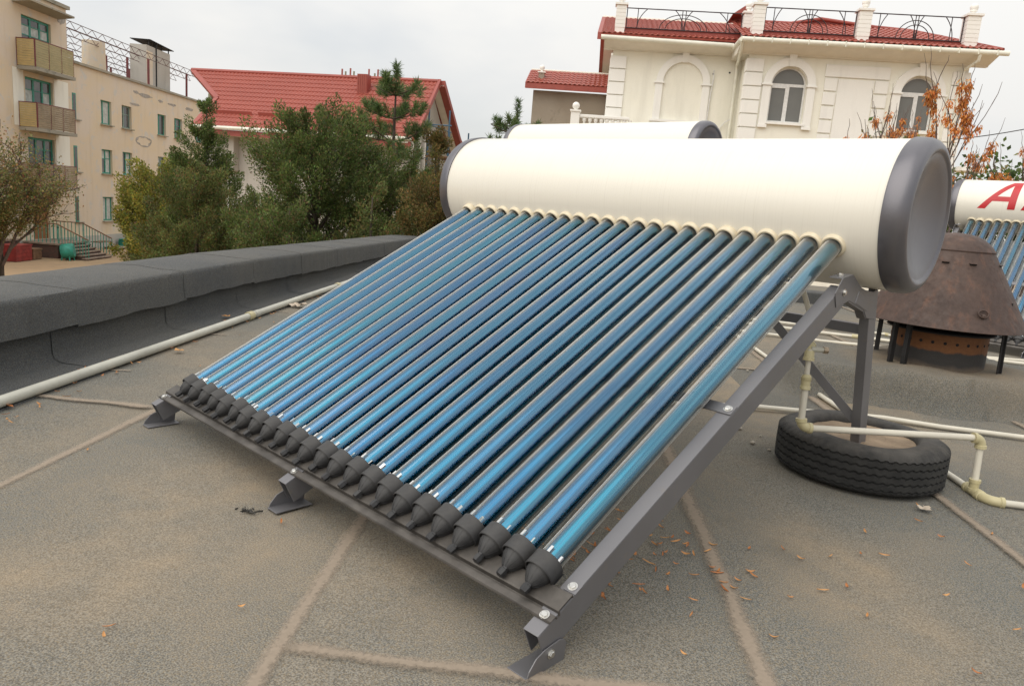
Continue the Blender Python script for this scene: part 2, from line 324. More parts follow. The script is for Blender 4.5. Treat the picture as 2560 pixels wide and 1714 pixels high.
simple('soffit_cream', (0.76, 0.72, 0.63), 0.7, 0, 0.05, 3)
simple('gutter_white', (0.78, 0.77, 0.67), 0.4, 0, 0.08, 3)
simple('green_paint', (0.045, 0.26, 0.185), 0.6, 0, 0.3, 8)
simple('grey_green_paint', (0.21, 0.30, 0.25), 0.65, 0, 0.25, 8)
simple('upvc_white', (0.74, 0.735, 0.72), 0.4, 0, 0.10, 12)
t = NT('window_glass'); r_ = t.rand(); v = t.coord('Object'); n1 = t.noise(v, 1.3, 3)
MATS['window_glass'] = t.done(t.bsdf(t.mix(t.math('MULTIPLY', r_, t.rng(n1, 0.3, 0.7)), (0.055, 0.058, 0.058), (0.20, 0.20, 0.185)), 0.07, 0, Specular_IOR_Level=0.6))
simple('curtain', (0.50, 0.52, 0.48), 0.8, 0, 0.25, 5)
simple('grey_film', (0.16, 0.16, 0.15), 0.2, 0, 0.06, 2, Specular_IOR_Level=0.5)
def reed(name, a, b):
    t = NT(name); v = t.coord('Object'); s = t.sep(v); n1 = t.noise(t.comb(s[0], s[1], t.math('MULTIPLY', s[2], 9.0)), 4.0, 4, 0.7); n2 = t.noise(v, 2.0, 4, 0.6); r_ = t.rand()
    wv = t.n('TexWave', wave_type='BANDS', bands_direction='Z'); t.l(v, wv.inputs['Vector']); wv.inputs['Scale'].default_value = 9; wv.inputs['Distortion'].default_value = 3
    MATS[name] = t.done(t.bsdf(t.mix(t.rng(t.math('ADD', n1, t.math('MULTIPLY', n2, 0.5)), 0.55, 1.0), a, b), 0.85, 0, t.bump(wv.outputs['Fac'], 0.5, 0.02)))
reed('lit_yellow_slats', (0.62, 0.46, 0.20), (0.42, 0.33, 0.17)); reed('shade_brown_slats', (0.40, 0.31, 0.20), (0.20, 0.15, 0.10)); reed('olive_panel', (0.46, 0.38, 0.20), (0.33, 0.29, 0.16))  # slat tones carry the lit and shaded balcony sides in their colour
t = NT('red_tile'); r_ = t.rand(); v = t.coord('World'); n1 = t.noise(v, 0.8, 4); n2 = t.noise(v, 9, 3)
MATS['red_tile'] = t.done(t.bsdf(t.mix(t.math('MULTIPLY', t.rng(n1, 0.3, 0.7), 0.8), (0.34, 0.080, 0.054), (0.29, 0.068, 0.047)), t.rng(n2, 0.3, 0.7, 0.42, 0.58), 0, Specular_IOR_Level=0.4))
simple('red_trim', (0.32, 0.070, 0.052), 0.5, 0, 0.10, 3)
simple('truss_rust', (0.15, 0.085, 0.075), 0.7, 0.2, 0.25, 4)
simple('post_maroon', (0.16, 0.035, 0.035), 0.6, 0, 0.2, 4)
simple('wrought_iron', (0.040, 0.030, 0.032), 0.5, 0.3, 0.2, 8)
simple('flue_green', (0.23, 0.235, 0.15), 0.6, 0, 0.15, 3)
simple('scaffold_blue', (0.06, 0.13, 0.20), 0.5, 0.2, 0.2, 4)
t = NT('brick_dark'); v = t.coord('Object'); bk = t.n('TexBrick'); t.l(t.comb(t.math('ADD', t.sep(v)[0], t.sep(v)[1]), t.sep(v)[2], 0.0), bk.inputs['Vector']); bk.inputs['Scale'].default_value = 4.0; bk.inputs['Mortar Size'].default_value = 0.03
bk.inputs['Color1'].default_value = (0.13, 0.05, 0.035, 1); bk.inputs['Color2'].default_value = (0.07, 0.04, 0.032, 1); bk.inputs['Mortar'].default_value = (0.10, 0.085, 0.07, 1)
MATS['brick_dark'] = t.done(t.bsdf(bk.outputs['Color'], 0.9, 0, t.bump(bk.outputs['Fac'], -0.6, 0.02)))
simple('step_concrete', (0.27, 0.205, 0.155), 0.9, 0, 0.3, 4)
simple('red_box_paint', (0.26, 0.030, 0.025), 0.6, 0, 0.35, 5)
simple('brown_wood', (0.20, 0.115, 0.065), 0.8, 0, 0.3, 6)
simple('door_brown', (0.30, 0.13, 0.045), 0.6, 0, 0.2, 3)
simple('teal_paint', (0.03, 0.26, 0.19), 0.5, 0, 0.25, 6)
simple('corrugated_white', (0.50, 0.49, 0.45), 0.6, 0, 0.2, 3)
t = NT('yard_soil'); v = t.coord('World'); n1 = t.noise(v, 0.15, 5, 0.6); n2 = t.noise(v, 1.3, 5, 0.65); n3 = t.noise(v, 14, 4)
c = t.mix(t.rng(n1, 0.35, 0.65), (0.34, 0.225, 0.125), (0.40, 0.28, 0.165)); c = t.mix(t.rng(n2, 0.5, 0.75, 0, 0.6), c, (0.21, 0.16, 0.10)); c = t.mix(t.rng(n3, 0.4, 0.7, 0, 0.3), c, (0.28, 0.21, 0.14))
MATS['yard_soil'] = t.done(t.bsdf(c, 0.95, 0, t.bump(n3, 0.4, 0.03)))
t = NT('bark'); v = t.coord('Object', (1, 1, 0.25)); n1 = t.noise(v, 18, 5, 0.65)
MATS['bark'] = t.done(t.bsdf(t.mix(t.rng(n1, 0.3, 0.7), (0.045, 0.034, 0.026), (0.13, 0.10, 0.075)), 0.9, 0, t.bump(n1, 0.6, 0.02)))
simple('twig_bark', (0.13, 0.095, 0.080), 0.85, 0, 0.3, 12)
def leafmat(name, trans=0.35, rough=0.55):
    t = NT(name); a = t.n('VertexColor'); a.layer_name = 'tint'
    b = t.bsdf(a.outputs['Color'], rough, 0, Specular_IOR_Level=0.3); tl = t.n('BsdfTranslucent'); t.l(a.outputs['Color'], tl.inputs['Color'])
    m = t.n('MixShader'); m.inputs[0].default_value = trans; t.l(b, m.inputs[1]); t.l(tl.outputs[0], m.inputs[2]); MATS[name] = t.done(m.outputs[0])
leafmat('foliage', 0.42); leafmat('needles', 0.3); leafmat('dry_leaf', 0.4, 0.7)
# ================================================================== setting: ground and the flat roof we stand on
YARD = -3.5
gb = MB(); gb.grid([[(x, y, YARD) for x in np.linspace(-420, 420, 15)] for y in np.linspace(-420, 420, 15)])
tag(gb.build('ground', 'yard_soil'), kind='structure')
RA = math.atan2(0.636, 0.772)                                   # roof frame: x across the felt rolls, y along them
def R2W(t, s, z=0.0): return Vector((0.772 * t - 0.636 * s, 0.636 * t + 0.772 * s, z))
def W2R(x, y): return (0.772 * x + 0.636 * y, -0.636 * x + 0.772 * y)
deck = MB().box(-2.36, 8.2, -6, 10.4, YARD, -0.014).build('roof_deck', 'parapet_felt'); deck.rotation_euler = (0, 0, RA); tag(deck, kind='structure')
TB = [-1.95, -1.07, 0.012, 1.03, 2.005, 3.04, 4.07, 5.10, 6.13, 7.16, 8.2]
def wav(k, s): return TB[k] + (0.016 if k == 3 else 0.008) * mnoise.noise((k * 7.3, s * 0.9, 0)) + 0.004 * mnoise.noise((k * 3.1, s * 4.0, 5))
JO = {0: [0.6, 4.2], 1: [-2.4, 3.3], 2: [-0.88, 4.9], 3: [-1.9, 2.6], 4: [-0.2, 5.6], 5: [2.2], 6: [0.9, 6.0], 7: [3.0], 8: [1.0], 9: [4.0]}
def strip_uv(me, nu):
    uv = me.uv_layers.new(name='UVMap')
    for p_ in me.polygons:
        for li in p_.loop_indices:
            vi = me.loops[li].vertex_index; i, j = divmod(vi, 3); uv.data[li].uv = (i / (nu - 1), j / 2)
def dust_strip(pts, wd):
    n = len(pts); rows = []
    for i, q in enumerate(pts):
        a = Vector(pts[min(i + 1, n - 1)]) - Vector(pts[max(i - 1, 0)]); nn = Vector((-a.y, a.x)).normalized()
        k = wd * (0.85 + 0.3 * mnoise.noise((q[0] * 1.7, q[1] * 1.7, wd * 50)))
        rows.append([(q[0] - nn.x * k, q[1] - nn.y * k, 0.0112), (q[0], q[1], 0.0116), (q[0] + nn.x * k, q[1] + nn.y * k, 0.0112)])
    b = MB().grid(rows); me = b.mesh('dust_streak', 60); strip_uv(me, n); o = link('dust_streak', me, 'seam_dust', deck); o['kind'] = 'stuff'
for k in range(len(TB) - 1):
    cuts = [-6.0] + JO.get(k, []) + [10.4]
    for a, b_ in zip(cuts, cuts[1:]):
        n = max(8, int((b_ - a) / 0.09)); rows = []
        for i in range(n + 1):
            s = a + (b_ - a) * i / n; s2 = s + (0.02 if i == n and b_ < 10 else 0); l = wav(k, s); r_ = wav(k + 1, s) + (0.025 if k < len(TB) - 2 else 0); up = 0.004 * (1 - i / n)
            z = lambda q: 0.0008 * mnoise.noise((q * 3, s * 3, 0))
            rows.append([(l, s2, -0.004 + up), (l, s2, 0.006 + up)] + [(l + (r_ - l) * f_, s2, 0.006 * (1 - f_) + up + z(l + f_)) for f_ in (0.02, 0.25, 0.5, 0.75, 1.0)])
        rows.insert(0, [(q[0], q[1], -0.006) for q in rows[0]])
        MB().grid(rows).build('felt_sheet', 'roof_felt', deck, 35)
    if k >= 1:
        for s0, s1, wd in ((-5, -1.2, 0.033), (-1.5, 1.5, 0.033 if k != 3 else 0.045), (1.2, 4.2, 0.040), (4.0, 9.0, 0.05)):
            dust_strip([(wav(k, s0 + (s1 - s0) * i / 40) + 0.012, s0 + (s1 - s0) * i / 40) for i in range(41)], wd)
    for j in JO.get(k, []):
        l, r_ = wav(k, j), wav(k + 1, j); dust_strip([(l + (r_ - l) * i / 20, j + 0.004 * math.sin(i * 0.9)) for i in range(21)], 0.036)

# ---- parapet
par = thing('parapet', 'low roof parapet wrapped in dark grey roofing felt along the left edge', 'parapet', (0, 0, 0), RA)
PD = lambda s: 0.0145 * max(0.0, s - 3.4)
b = MB(); b.box(-2.36, -1.895, -6, 10.3, -0.013, 0.19); b.build('wall_core', 'parapet_felt', par)
js = [-6 + 1.06 * i + (1.23 + 6) % 1.06 for i in range(-1, 17)]
js = [max(-6, q) for q in js if q < 10.3] + [10.3]
for k, (a, b_) in enumerate(zip(js, js[1:])):
    if b_ - a < 0.1: continue
    n = 44; rows = []; off = random.uniform(-0.002, 0.002); hem = random.uniform(-0.010, 0.008)
    for i in range(n + 1):
        s = a + (b_ + 0.02 - a) * i / n; up = 0.0025 * (1 - i / n) + 0.001; d = -PD(s)
        w1 = 0.012 * mnoise.noise((s * 2.3, 1.0, 0)) + 0.006 * mnoise.noise((s * 9, 2.0, 0)) + 0.005 * mnoise.noise((s * 27, 3.0, 0)); w2 = 0.012 * mnoise.noise((s * 3.1, 4.0, 3)) + hem
        ti = -1.838 + off + w1
        prof = [(ti + 0.030, 0.190 + w2 + d), (ti + 0.012, 0.185 + w2 + d), (ti + 0.002 + up, 0.26 + d), (ti + up * 0.7, 0.338 + d + 0.4 * w1), (ti - 0.005, 0.356 + d + up + 0.5 * w1), (ti - 0.022, 0.364 + d + up)]
        prof[0] = (ti - 0.035, 0.190 + w2 + d)
        for f_ in (0.25, 0.5, 0.75): prof.append((ti - 0.045 - f_ * 0.48, 0.364 + d + up + 0.012 * mnoise.noise((s * 2, f_ * 4, 9)) + 0.01 * math.sin(f_ * PI)))
        prof += [(-2.385 + w2 * .6, 0.360 + d + up), (-2.415 + w2 * .6, 0.335 + d), (-2.41 + w2 * .6, 0.17 + d), (-2.37, 0.17 + d)]
        rows.append([(q[0], s, q[1]) for q in prof])
    rows.insert(0, [(q[0] - 0.004, q[1], q[2] - 0.005) for q in rows[0]])
    MB().grid(rows).build('coping_cover', 'parapet_felt', par, 50)
fs_ = [0.077 + 1.03 * i for i in range(-5, 10)]
for k, (a, b_) in enumerate(zip(fs_, fs_[1:])):
    n = 14; rows = []; ext = random.uniform(-0.05, 0.04); j2 = random.uniform(-0.012, 0.012)
    for i in range(n + 1):
        s = a + (b_ + 0.03 - a) * i / n + (0 if i not in (0, n) else j2); up = 0.0018 * (1 - i / n) + 0.001; wv_ = 0.014 * mnoise.noise((s * 2.2, k * 2.0, 3))
        prof = [(-1.888, 0.2), (-1.888 + up + wv_ * .4, 0.13), (-1.884 + up + wv_ * .6, 0.06), (-1.872 + up, 0.032 + up), (-1.835, 0.016 + up + abs(wv_) * .4), (-1.66, 0.0105 + up * 0.6), (-1.60 + ext + wv_, 0.0085 + up * 0.4), (-1.595 + ext + wv_, 0.003)]
        rows.append([(t_ + (up * .5), s, z_) for t_, z_ in prof])
    MB().grid(rows).build('felt_flashing', 'parapet_felt', par, 50)
    if a > -1 and a < 4: dust_strip([(-1.78 + 0.3 * i / 8, a + 0.01 * math.sin(i)) for i in range(9)], 0.02)
kb = thing('roof_kerb', 'low felt covered kerb across the roof behind the tilted heater frames', 'kerb', (0, 0, 0), RA)
b = MB(); b.box(1.2, 8.1, 7.3, 7.62, -0.013, 0.15); b.build('kerb_body', 'parapet_felt', kb, None, 0.02)

# ---- grey drain pipe along the parapet
pp = thing('long_pipe', 'long grey plastic pipe lying on the roof along the parapet', 'pipe', (0, 0, 0), RA)
MB().tube([(-1.592 + 0.004 * math.sin(s * 1.3), s, 0.036) for s in np.linspace(-5, 10.0, 40)], 0.0235, 14).build('pipe_run', 'pvc_grey', pp, 50)
for s in (2.73, 4.75, 0.2 - 2.0):
    q = 0.004 * math.sin(s * 1.3)
    MB().lathe([(-0.035, 0.024), (-0.035, 0.0295), (-0.028, 0.031), (0.028, 0.031), (0.035, 0.0295), (0.035, 0.024)], (-1.592 + q, s, 0.036), (0, 1, 0), 18).build('coupling', 'pvc_fitting', pp, 40)
MB().tube([(-1.592, 2.80, 0.036), (-1.592, 2.87, 0.036)], 0.0265, 14).build('pipe_sleeve', 'pvc_grey', pp, 40)
# ================================================================== solar water heaters
SP, TR, TL = 0.078, 0.2583, 1.647
def dirs(): pass
ME = {}
def y_axis_mesh(key, fn, smooth=40):
    if key not in ME: b = MB(); fn(b); ME[key] = b.mesh(key, smooth)
    return ME[key]
Yd = (0, 1, 0)
glass_me = y_axis_mesh('glass_tube', lambda b: b.lathe([(0.082, 0.029), (1.0, 0.029), (1.70, 0.029)], (0, 0, 0), Yd, 28))
abs_me = y_axis_mesh('absorber', lambda b: b.lathe([(0.085, 0.001), (0.09, 0.018), (0.10, 0.0238), (0.7, 0.0238), (1.70, 0.0238)], (0, 0, 0), Yd, 28))
cap_me = y_axis_mesh('tube_cap', lambda b: (b.lathe([(0.000, 0.0), (0.000, 0.0085), (0.003, 0.0100), (0.016, 0.0105), (0.018, 0.0085), (0.024, 0.0100)], (0, 0, 0), Yd, 6),
    b.lathe([(0.022, 0.0100), (0.028, 0.0150), (0.038, 0.0225), (0.049, 0.0285), (0.056, 0.0305), (0.060, 0.0338), (0.054, 0.0345), (0.0525, 0.0365), (0.054, 0.0380), (0.057, 0.0384), (0.086, 0.0376), (0.089, 0.0382), (0.094, 0.0378), (0.095, 0.0345), (0.093, 0.0305), (0.080, 0.0300)], (0, 0, 0), Yd, 28),
    b.obox((0, 0.075, -0.036), (0.012, 0, 0), (0, 0.026, 0), (0, 0, 0.006))))
def _capribs(b):
    for k in range(10):
        a = 2 * PI * k / 10; c, s = math.cos(a), math.sin(a)
        b.prism([(c * 0.0105, 0.0215, s * 0.0105), (c * 0.0190, 0.0315, s * 0.0190), (c * 0.0302, 0.051, s * 0.0302), (c * 0.026, 0.050, s * 0.026)], (-s * 0.0018, 0, c * 0.0018))
rib_me = y_axis_mesh('cap_ribs', _capribs, 30)
col_me = y_axis_mesh('collar', lambda b: b.lathe([(0.03, 0.029), (-0.006, 0.0295), (-0.012, 0.0325), (-0.012, 0.0375), (-0.006, 0.0415), (0.004, 0.0425), (0.012, 0.0415), (0.03, 0.0400)], (0, 0, 0), Yd, 28), 55)
clip_me = y_axis_mesh('getter_clip', lambda b: (b.obox((0.0, 0.106, 0.0300), (0.0035, 0, 0), (0, 0.009, 0), (0, 0, 0.0012)), b.obox((0.0265, 0.103, 0.0130), (0.003, 0, 0), (0, 0.008, 0), (0, 0, 0.003)), b.lathe([(0.0935, 0.0304), (0.0965, 0.0304), (0.0965, 0.0290)], (0, 0, 0), Yd, 28)))
def bolt(parent, p_, n_, r=0.0085, h=0.0065):
    n_ = Vector(n_).normalized(); q = Vector(p_)
    MB().lathe([(-0.004, r * 1.35), (0.0015, r * 1.35), (0.0016, r * 0.9)], q, n_, 18).lathe([(0.0015, 0.0), (0.0015, r), (h * 0.8, r), (h, r * 0.8), (h, 0.0)], q, n_, 6).build('bolt', 'zinc_bolt', parent, 25)

def make_heater(label, loc, tilt, yb, zb, letters=False, reflector=False, feet=True, base_z=0.0, post_lean=0.10):
    root = thing('solar_water_heater', label, 'water heater', loc, 0, 'solar water heaters on the roof')
    c, s = math.cos(tilt), math.sin(tilt); cy, cz = yb + c * (TL + TR), zb + s * (TL + TR)
    # tank with its grey end covers
    tank = MB().lathe([(-1.062, TR - 0.002), (-1.055, TR), (-0.35, TR), (0.35, TR), (1.039, TR), (1.046, TR - 0.002)], (0, cy, cz), (1, 0, 0), 96).build('tank', 'tank_paint', root, 40)
    MB().obox((0, cy + 0.02, cz - TR - 0.0005), (1.04, 0, 0), (0, 0.018, 0), (0, 0, 0.0025)).build('tank_seam', 'tank_paint', tank)
    for sg, x0 in ((1, 1.040), (-1, -1.056)):
        prof = [(0.0, TR + 0.0005), (0.0, TR + 0.005), (0.004, TR + 0.0065), (0.045, TR + 0.004), (0.062, TR - 0.003), (0.073, TR - 0.014), (0.078, TR - 0.027), (0.0775, TR - 0.036), (0.072, TR - 0.043), (0.070, TR - 0.047), (0.070, TR - 0.052), (0.058, TR - 0.085), (0.044, 0.11), (0.036, 0.06), (0.033, 0.02), (0.033, 0.0)]
        MB().lathe(prof, (x0, cy, cz), (sg, 0, 0), 96).build('end_cap', 'end_cap_grey', tank, 42)
    MB().lathe([(0, 0.018), (0.012, 0.018), (0.012, 0.034), (0.020, 0.034), (0.024, 0.02), (0.036, 0.02), (0.036, 0)], (0.70, cy - 0.02, cz - TR + 0.006), (0, 0, -1), 16).build('drain_plug', 'blue_plug', tank, 40)
    # tubes
    for i in range(24):
        x = SP * (i - 11.5); j = random.uniform(-0.007, 0.007)
        g = link('glass_tube', glass_me, 'tube_glass', root, (x, yb + c * j, zb + s * j), (tilt, 0, 0))
        link('absorber', abs_me, 'absorber_blue', g); cp = link('tube_cap', cap_me, 'cap_rubber', g); cp.rotation_euler = (0, random.uniform(-0.5, 0.5), 0)
        rb = link('cap_ribs', rib_me, 'cap_rubber', g)
        k = link('getter_clip', clip_me, 'getter_silver', g); k.rotation_euler = (0, random.uniform(-0.9, 0.4), 0)
        co = link('collar', col_me, 'collar_rubber', g); co.location = (0, TL + random.choice((0, 0, 0, 0, -0.012)) - j, 0)
    # frame
    A = Vector((0, yb - 0.046, zb - 0.047)); B = Vector((0, cy - 0.33, cz - 0.242)); dr = (B - A).normalized(); L = (B - A).length
    nr = Vector((0, -dr.z, dr.y)); X = Vector((1, 0, 0))
    def Pn(x, s_, n_): return A + dr * s_ + nr * n_ + X * x
    for xc in (-0.985, -0.03, 0.965):
        # folded channel: top web plus two flanges
        b = MB(); b.obox(Pn(xc, L / 2, -0.0015), dr * L / 2, X * 0.0205, nr * 0.0015)
        for sg in (-1, 1): b.obox(Pn(xc + sg * 0.019, L / 2, -0.037), dr * L / 2, X * 0.0015, nr * 0.034)
        b.build('side_rail', 'frame_steel', root, None, 0.0012)
        if feet:
            sg = 1 if xc > 0.5 else -1; xo = xc + sg * 0.0235; yf = A.y - 0.076
            b = MB(); pr = [(yf + 0.045, base_z), (yf + 0.165, base_z), (yf + 0.170, base_z + 0.044), (yf + 0.162, base_z + 0.056), (yf + 0.145, base_z + 0.061), (yf + 0.100, base_z + 0.056), (yf + 0.074, base_z + 0.046), (yf + 0.054, base_z + 0.024)]
            b.prism([(xo - 0.0015, y_, z_) for y_, z_ in pr], (0.003, 0, 0)); b.box(min(xo, xo - sg * 0.052), max(xo, xo - sg * 0.052), yf + 0.045, yf + 0.165, base_z + 0.010, base_z + 0.013)
            ft = b.build('foot_bracket', 'frame_steel', root, None, 0.001); bolt(ft, (xo + sg * 0.002, yf + 0.118, base_z + 0.040), (sg, 0, 0), 0.008)
    # tray under the caps
    b = MB(); x0, x1 = -1.012, 0.988; Lx = Vector((x1 - x0, 0, 0)); ppf = [(0.036, 0.0035), (0.058, 0.0035), (0.060, -0.004), (0.066, -0.004), (0.068, 0.007), (0.071, 0.009), (0.116, 0.009), (0.118, 0.007), (0.118, 0.000), (0.115, 0.000), (0.115, 0.006), (0.072, 0.006), (0.070, -0.0065), (0.057, -0.0065), (0.055, 0.0005), (0.036, 0.0005)]
    b.prism([Pn(x0, a_, n_) for a_, n_ in ppf], Lx); tray = b.build('cap_tray', 'tray_steel', root, None, 0.0008, True)
    b = MB(); b.prism([Pn(x0, a_, n_) for a_, n_ in ((0.036, 0.0036), (0.038, 0.0060), (0.0405, 0.0036))], Lx); b.build('tray_lip', 'tray_steel', tray)
    for xc in (-0.985, -0.03, 0.965): bolt(tray, Pn(xc, 0.048, 0.0036), nr)
    b = MB(); b.obox(Pn(0.972, 0.137, 0.001), X * 0.016, dr * 0.014, nr * 0.001); b.build('tray_tab', 'frame_steel', tray); bolt(tray, Pn(0.970, 0.138, 0.002), nr)
    # flat cross bar under the tubes
    b = MB(); b.obox(Pn(-0.01, L * 0.53, 0.002), X * 0.995, dr * 0.020, nr * 0.0018); cb = b.build('cross_bar', 'frame_steel', root, None, 0.0008)
    bolt(cb, Pn(0.968, L * 0.53, 0.004), nr, 0.0095); bolt(cb, Pn(-0.985, L * 0.53, 0.004), nr, 0.0095)
    if reflector:
        for a_, b_ in ((0.12, 0.40), (0.50, 0.87)):
            MB().obox(Vector((0, yb, zb)) + Vector((0, c, s)) * TL * (a_ + b_) / 2 + Vector((0, -s, c)) * -0.052, X * 0.95, Vector((0, c, s)) * TL * (b_ - a_) / 2, Vector((0, -s, c)) * 0.001).build('reflector', 'reflector_sheet', root)
    # tank cradle and rear posts
    gus = [(-0.352, -0.215), (-0.262, -0.205), (-0.165, -0.250), (-0.100, -0.264), (0.010, -0.272), (0.036, -0.372), (-0.062, -0.362), (-0.100, -0.332), (-0.262, -0.292), (-0.372, -0.310), (-0.400, -0.262)]
    T = Vector((0, cy - 0.012, cz - 0.268)); Bz = base_z + (0.12 if feet == 'tyre' else 0.0); Bt = Vector((0, cy + post_lean, Bz)); dp = (Bt - T); Lp = dp.length; dp.normalize(); npv = Vector((0, dp.z, -dp.y))
    for xc in (-0.985, 0.965):
        sg = 1 if xc > 0 else -1
        b = MB(); b.prism([(xc + sg * 0.0222 - 0.0012, cy + y_, cz + z_) for y_, z_ in gus], (0.0026, 0, 0)); gp_ = b.build('cradle_plate', 'frame_steel', root, None, 0.001)
        b = MB(); inn = [(-0.185, -0.262), (-0.06, -0.292), (-0.068, -0.338), (-0.205, -0.302)]
        b.prism([(xc + sg * 0.0236 - 0.0008, cy + y_, cz + z_) for y_, z_ in inn], (0.0024, 0, 0)); b.build('pressed_panel', 'frame_steel', gp_, None, 0.0014)
        b = MB(); b.prism([(xc + sg * 0.0215, cy + y_, cz + z_) for y_, z_ in ((-0.352, -0.215), (-0.262, -0.205), (-0.262, -0.208), (-0.352, -0.218))], (-sg * 0.043, 0, 0)); b.build('cradle_top', 'frame_steel', gp_)
        b = MB(); b.prism([(xc + sg * 0.0215, cy + y_, cz + z_) for y_, z_ in ((-0.262, -0.292), (-0.100, -0.332), (-0.062, -0.362), (-0.064, -0.366), (-0.102, -0.337), (-0.262, -0.297))], (-sg * 0.03, 0, 0)); b.build('cradle_flange', 'frame_steel', gp_)
        bolt(gp_, (xc + sg * 0.0248, cy - 0.325, cz - 0.262), (sg, 0, 0), 0.009); bolt(gp_, (xc, cy - 0.31, cz - 0.2085), (0, -0.1, 1), 0.008)
        b = MB(); b.obox((T + Bt) / 2 + X * (xc + sg * 0.0195), dp * Lp / 2, npv * 0.036, X * 0.0014)
        for q in (-1, 1): b.obox((T + Bt) / 2 + X * (xc + sg * 0.004) + npv * q * 0.0355, dp * Lp / 2, npv * 0.0014, X * 0.0165)
        po = b.build('rear_post', 'frame_steel', root, None, 0.001)
        for q in (0.07, 0.155):
            b = MB(); b.obox(T + dp * Lp * q + X * (xc + sg * 0.0212) - npv * 0.016, dp * 0.010, npv * 0.006, X * 0.0004); b.build('slot', 'dark_hole', po)
    zc = cz - 0.415; m_ = (zc - T.z) / dp.z; Q = T + dp * m_
    b = MB(); b.obox(Q - X * 0.01, X * 0.955, (0, 0, 0.0175), (0, 0.0015, 0)); b.obox(Q - X * 0.01 + Vector((0, 0.02, 0.0165)), X * 0.955, (0, 0.02, 0), (0, 0, 0.0012)); b.build('rear_bar', 'frame_steel', root, None, 0.001)
    for sg in (-1, 1):
        m2 = (0.24 - T.z) / dp.z; b = MB(); b.bar(Q + X * (sg * 0.60 - 0.01) + Vector((0, -0.004, 0)), T + dp * min(m2, Lp) + X * (sg * 0.962 - 0.01) + Vector((0, -0.004, 0)), 0.003, 0.034); b.build('diagonal_brace', 'frame_steel', root, None, 0.001)
    if letters:
        def pt(u, v):
            a_ = math.radians(-8 + 72 * v); return (-0.862 + u * 0.745, cy - (TR + 0.0016) * math.cos(a_), cz + (TR + 0.0016) * math.sin(a_))
        def spans(v):
            lo, ro, ri = 0.352 * v, 0.435 + 0.025 * v, 0.349 + 0.026 * v
            if v < 0.236: return [(lo, 0.093 + 0.30 * v), (ri, ro)]
            if v < 0.39 or v > 0.81: return [(lo, ro)]
            return [(lo, 0.213 + 0.374 * (v - 0.39)), (ri, ro)]
        def glyph(fn, cuts):
            b = MB()
            for a_, b_ in zip(cuts, cuts[1:]):
                n = max(1, int((b_ - a_) / 0.04)); e_ = 1e-4
                for q in range(n):
                    v0, v1 = a_ + (b_ - a_) * q / n + e_ * (q == 0), a_ + (b_ - a_) * (q + 1) / n - e_ * (q == n - 1)
                    for (p0, p1), (q0, q1) in zip(fn(v0), fn(v1)):
                        k = len(b.v); b.add([pt(p0, v0), pt(p1, v0), pt(q1, v1), pt(q0, v1)], [(0, 1, 2, 3)])
            return b
        glyph(spans, [0, 0.236, 0.39, 0.81, 1.0]).build('letter', 'red_letter', tank)
        glyph(lambda v: [(0.503 + 0.215 * v, 0.600 + 0.215 * v), (0.80 - 0.05 * v, 0.89)] if v < 0.8 else [(0.503 + 0.215 * v, 0.89)], [0, 0.8, 1.0]).build('letter', 'red_letter', tank)
    return root
make_heater('large near solar water heater with cream tank above twenty-four blue glass tubes', (0, 0, 0), math.radians(27.36), -0.2693, 0.14, feet='tyre', post_lean=0.155)
make_heater('cream solar tank with grey ends rising just behind the near heater', (-2.55, 0, 0), math.radians(46.6), 3.12, 0.12)
make_heater('solar water heater lettered in red behind the rusty chimney cowl', (0.859, 0, 0), math.radians(39.6), 6.17, 0.10, letters=True, reflector=True)
# ================================================================== tyre with sand
ty = thing('car_tyre', 'worn black car tyre lying flat under the rear post of the near heater', 'tyre', (0.949, 1.669, 0.004))
def tyre_mesh():
    H, RO = 0.178, 0.314; prof = []
    gro = [0.034, 0.062, 0.090, 0.118, 0.145]
    prof += [(0.012, 0.200), (0.004, 0.215), (0.0, 0.245), (0.004, 0.272), (0.010, 0.288), (0.017, 0.3020)]
    z = 0.022; prof.append((z, 0.3100))
    for g_ in gro: prof += [(g_ - 0.0042, RO - 0.0006 * abs(g_ - 0.09) / 0.03), (g_ - 0.0026, RO - 0.0075), (g_ + 0.0026, RO - 0.0075), (g_ + 0.0042, RO - 0.0006 * abs(g_ - 0.09) / 0.03)]
    prof += [(0.157, 0.3095), (0.163, 0.3020), (0.171, 0.288), (0.1755, 0.268), (0.177, 0.250), (0.178, 0.236), (0.175, 0.215), (0.166, 0.203), (0.150, 0.196), (0.09, 0.205), (0.03, 0.196)]
    n = 240; b = MB(); vs = []
    for i, (zz, rr) in enumerate(prof):
        tr_ = 0.02 < zz < 0.156 and rr > 0.3
        for k in range(n):
            a = 2 * PI * k / n; dz = (0.0024 * (1 if (k // 2) % 2 else -1)) if tr_ and 6 < i < len(prof) - 11 else 0.0
            r_ = rr
            if i in (5, 6, len(prof) - 11, len(prof) - 10) and k % 4 == 0: r_ -= 0.004      # shoulder sipes
            sag = 0.004 * math.sin(a * 3 + 1) if zz > 0.15 else 0
            vs.append((r_ * math.cos(a), r_ * math.sin(a), zz + dz + sag))
    m = len(prof); fs = [(i * n + k, i * n + (k + 1) % n, ((i + 1) % m) * n + (k + 1) % n, ((i + 1) % m) * n + k) for i in range(m) for k in range(n)]
    b.add(vs, fs); return b
tyre_mesh().build('tyre_body', 'tyre_rubber', ty, 38)
b = MB(); rows = []
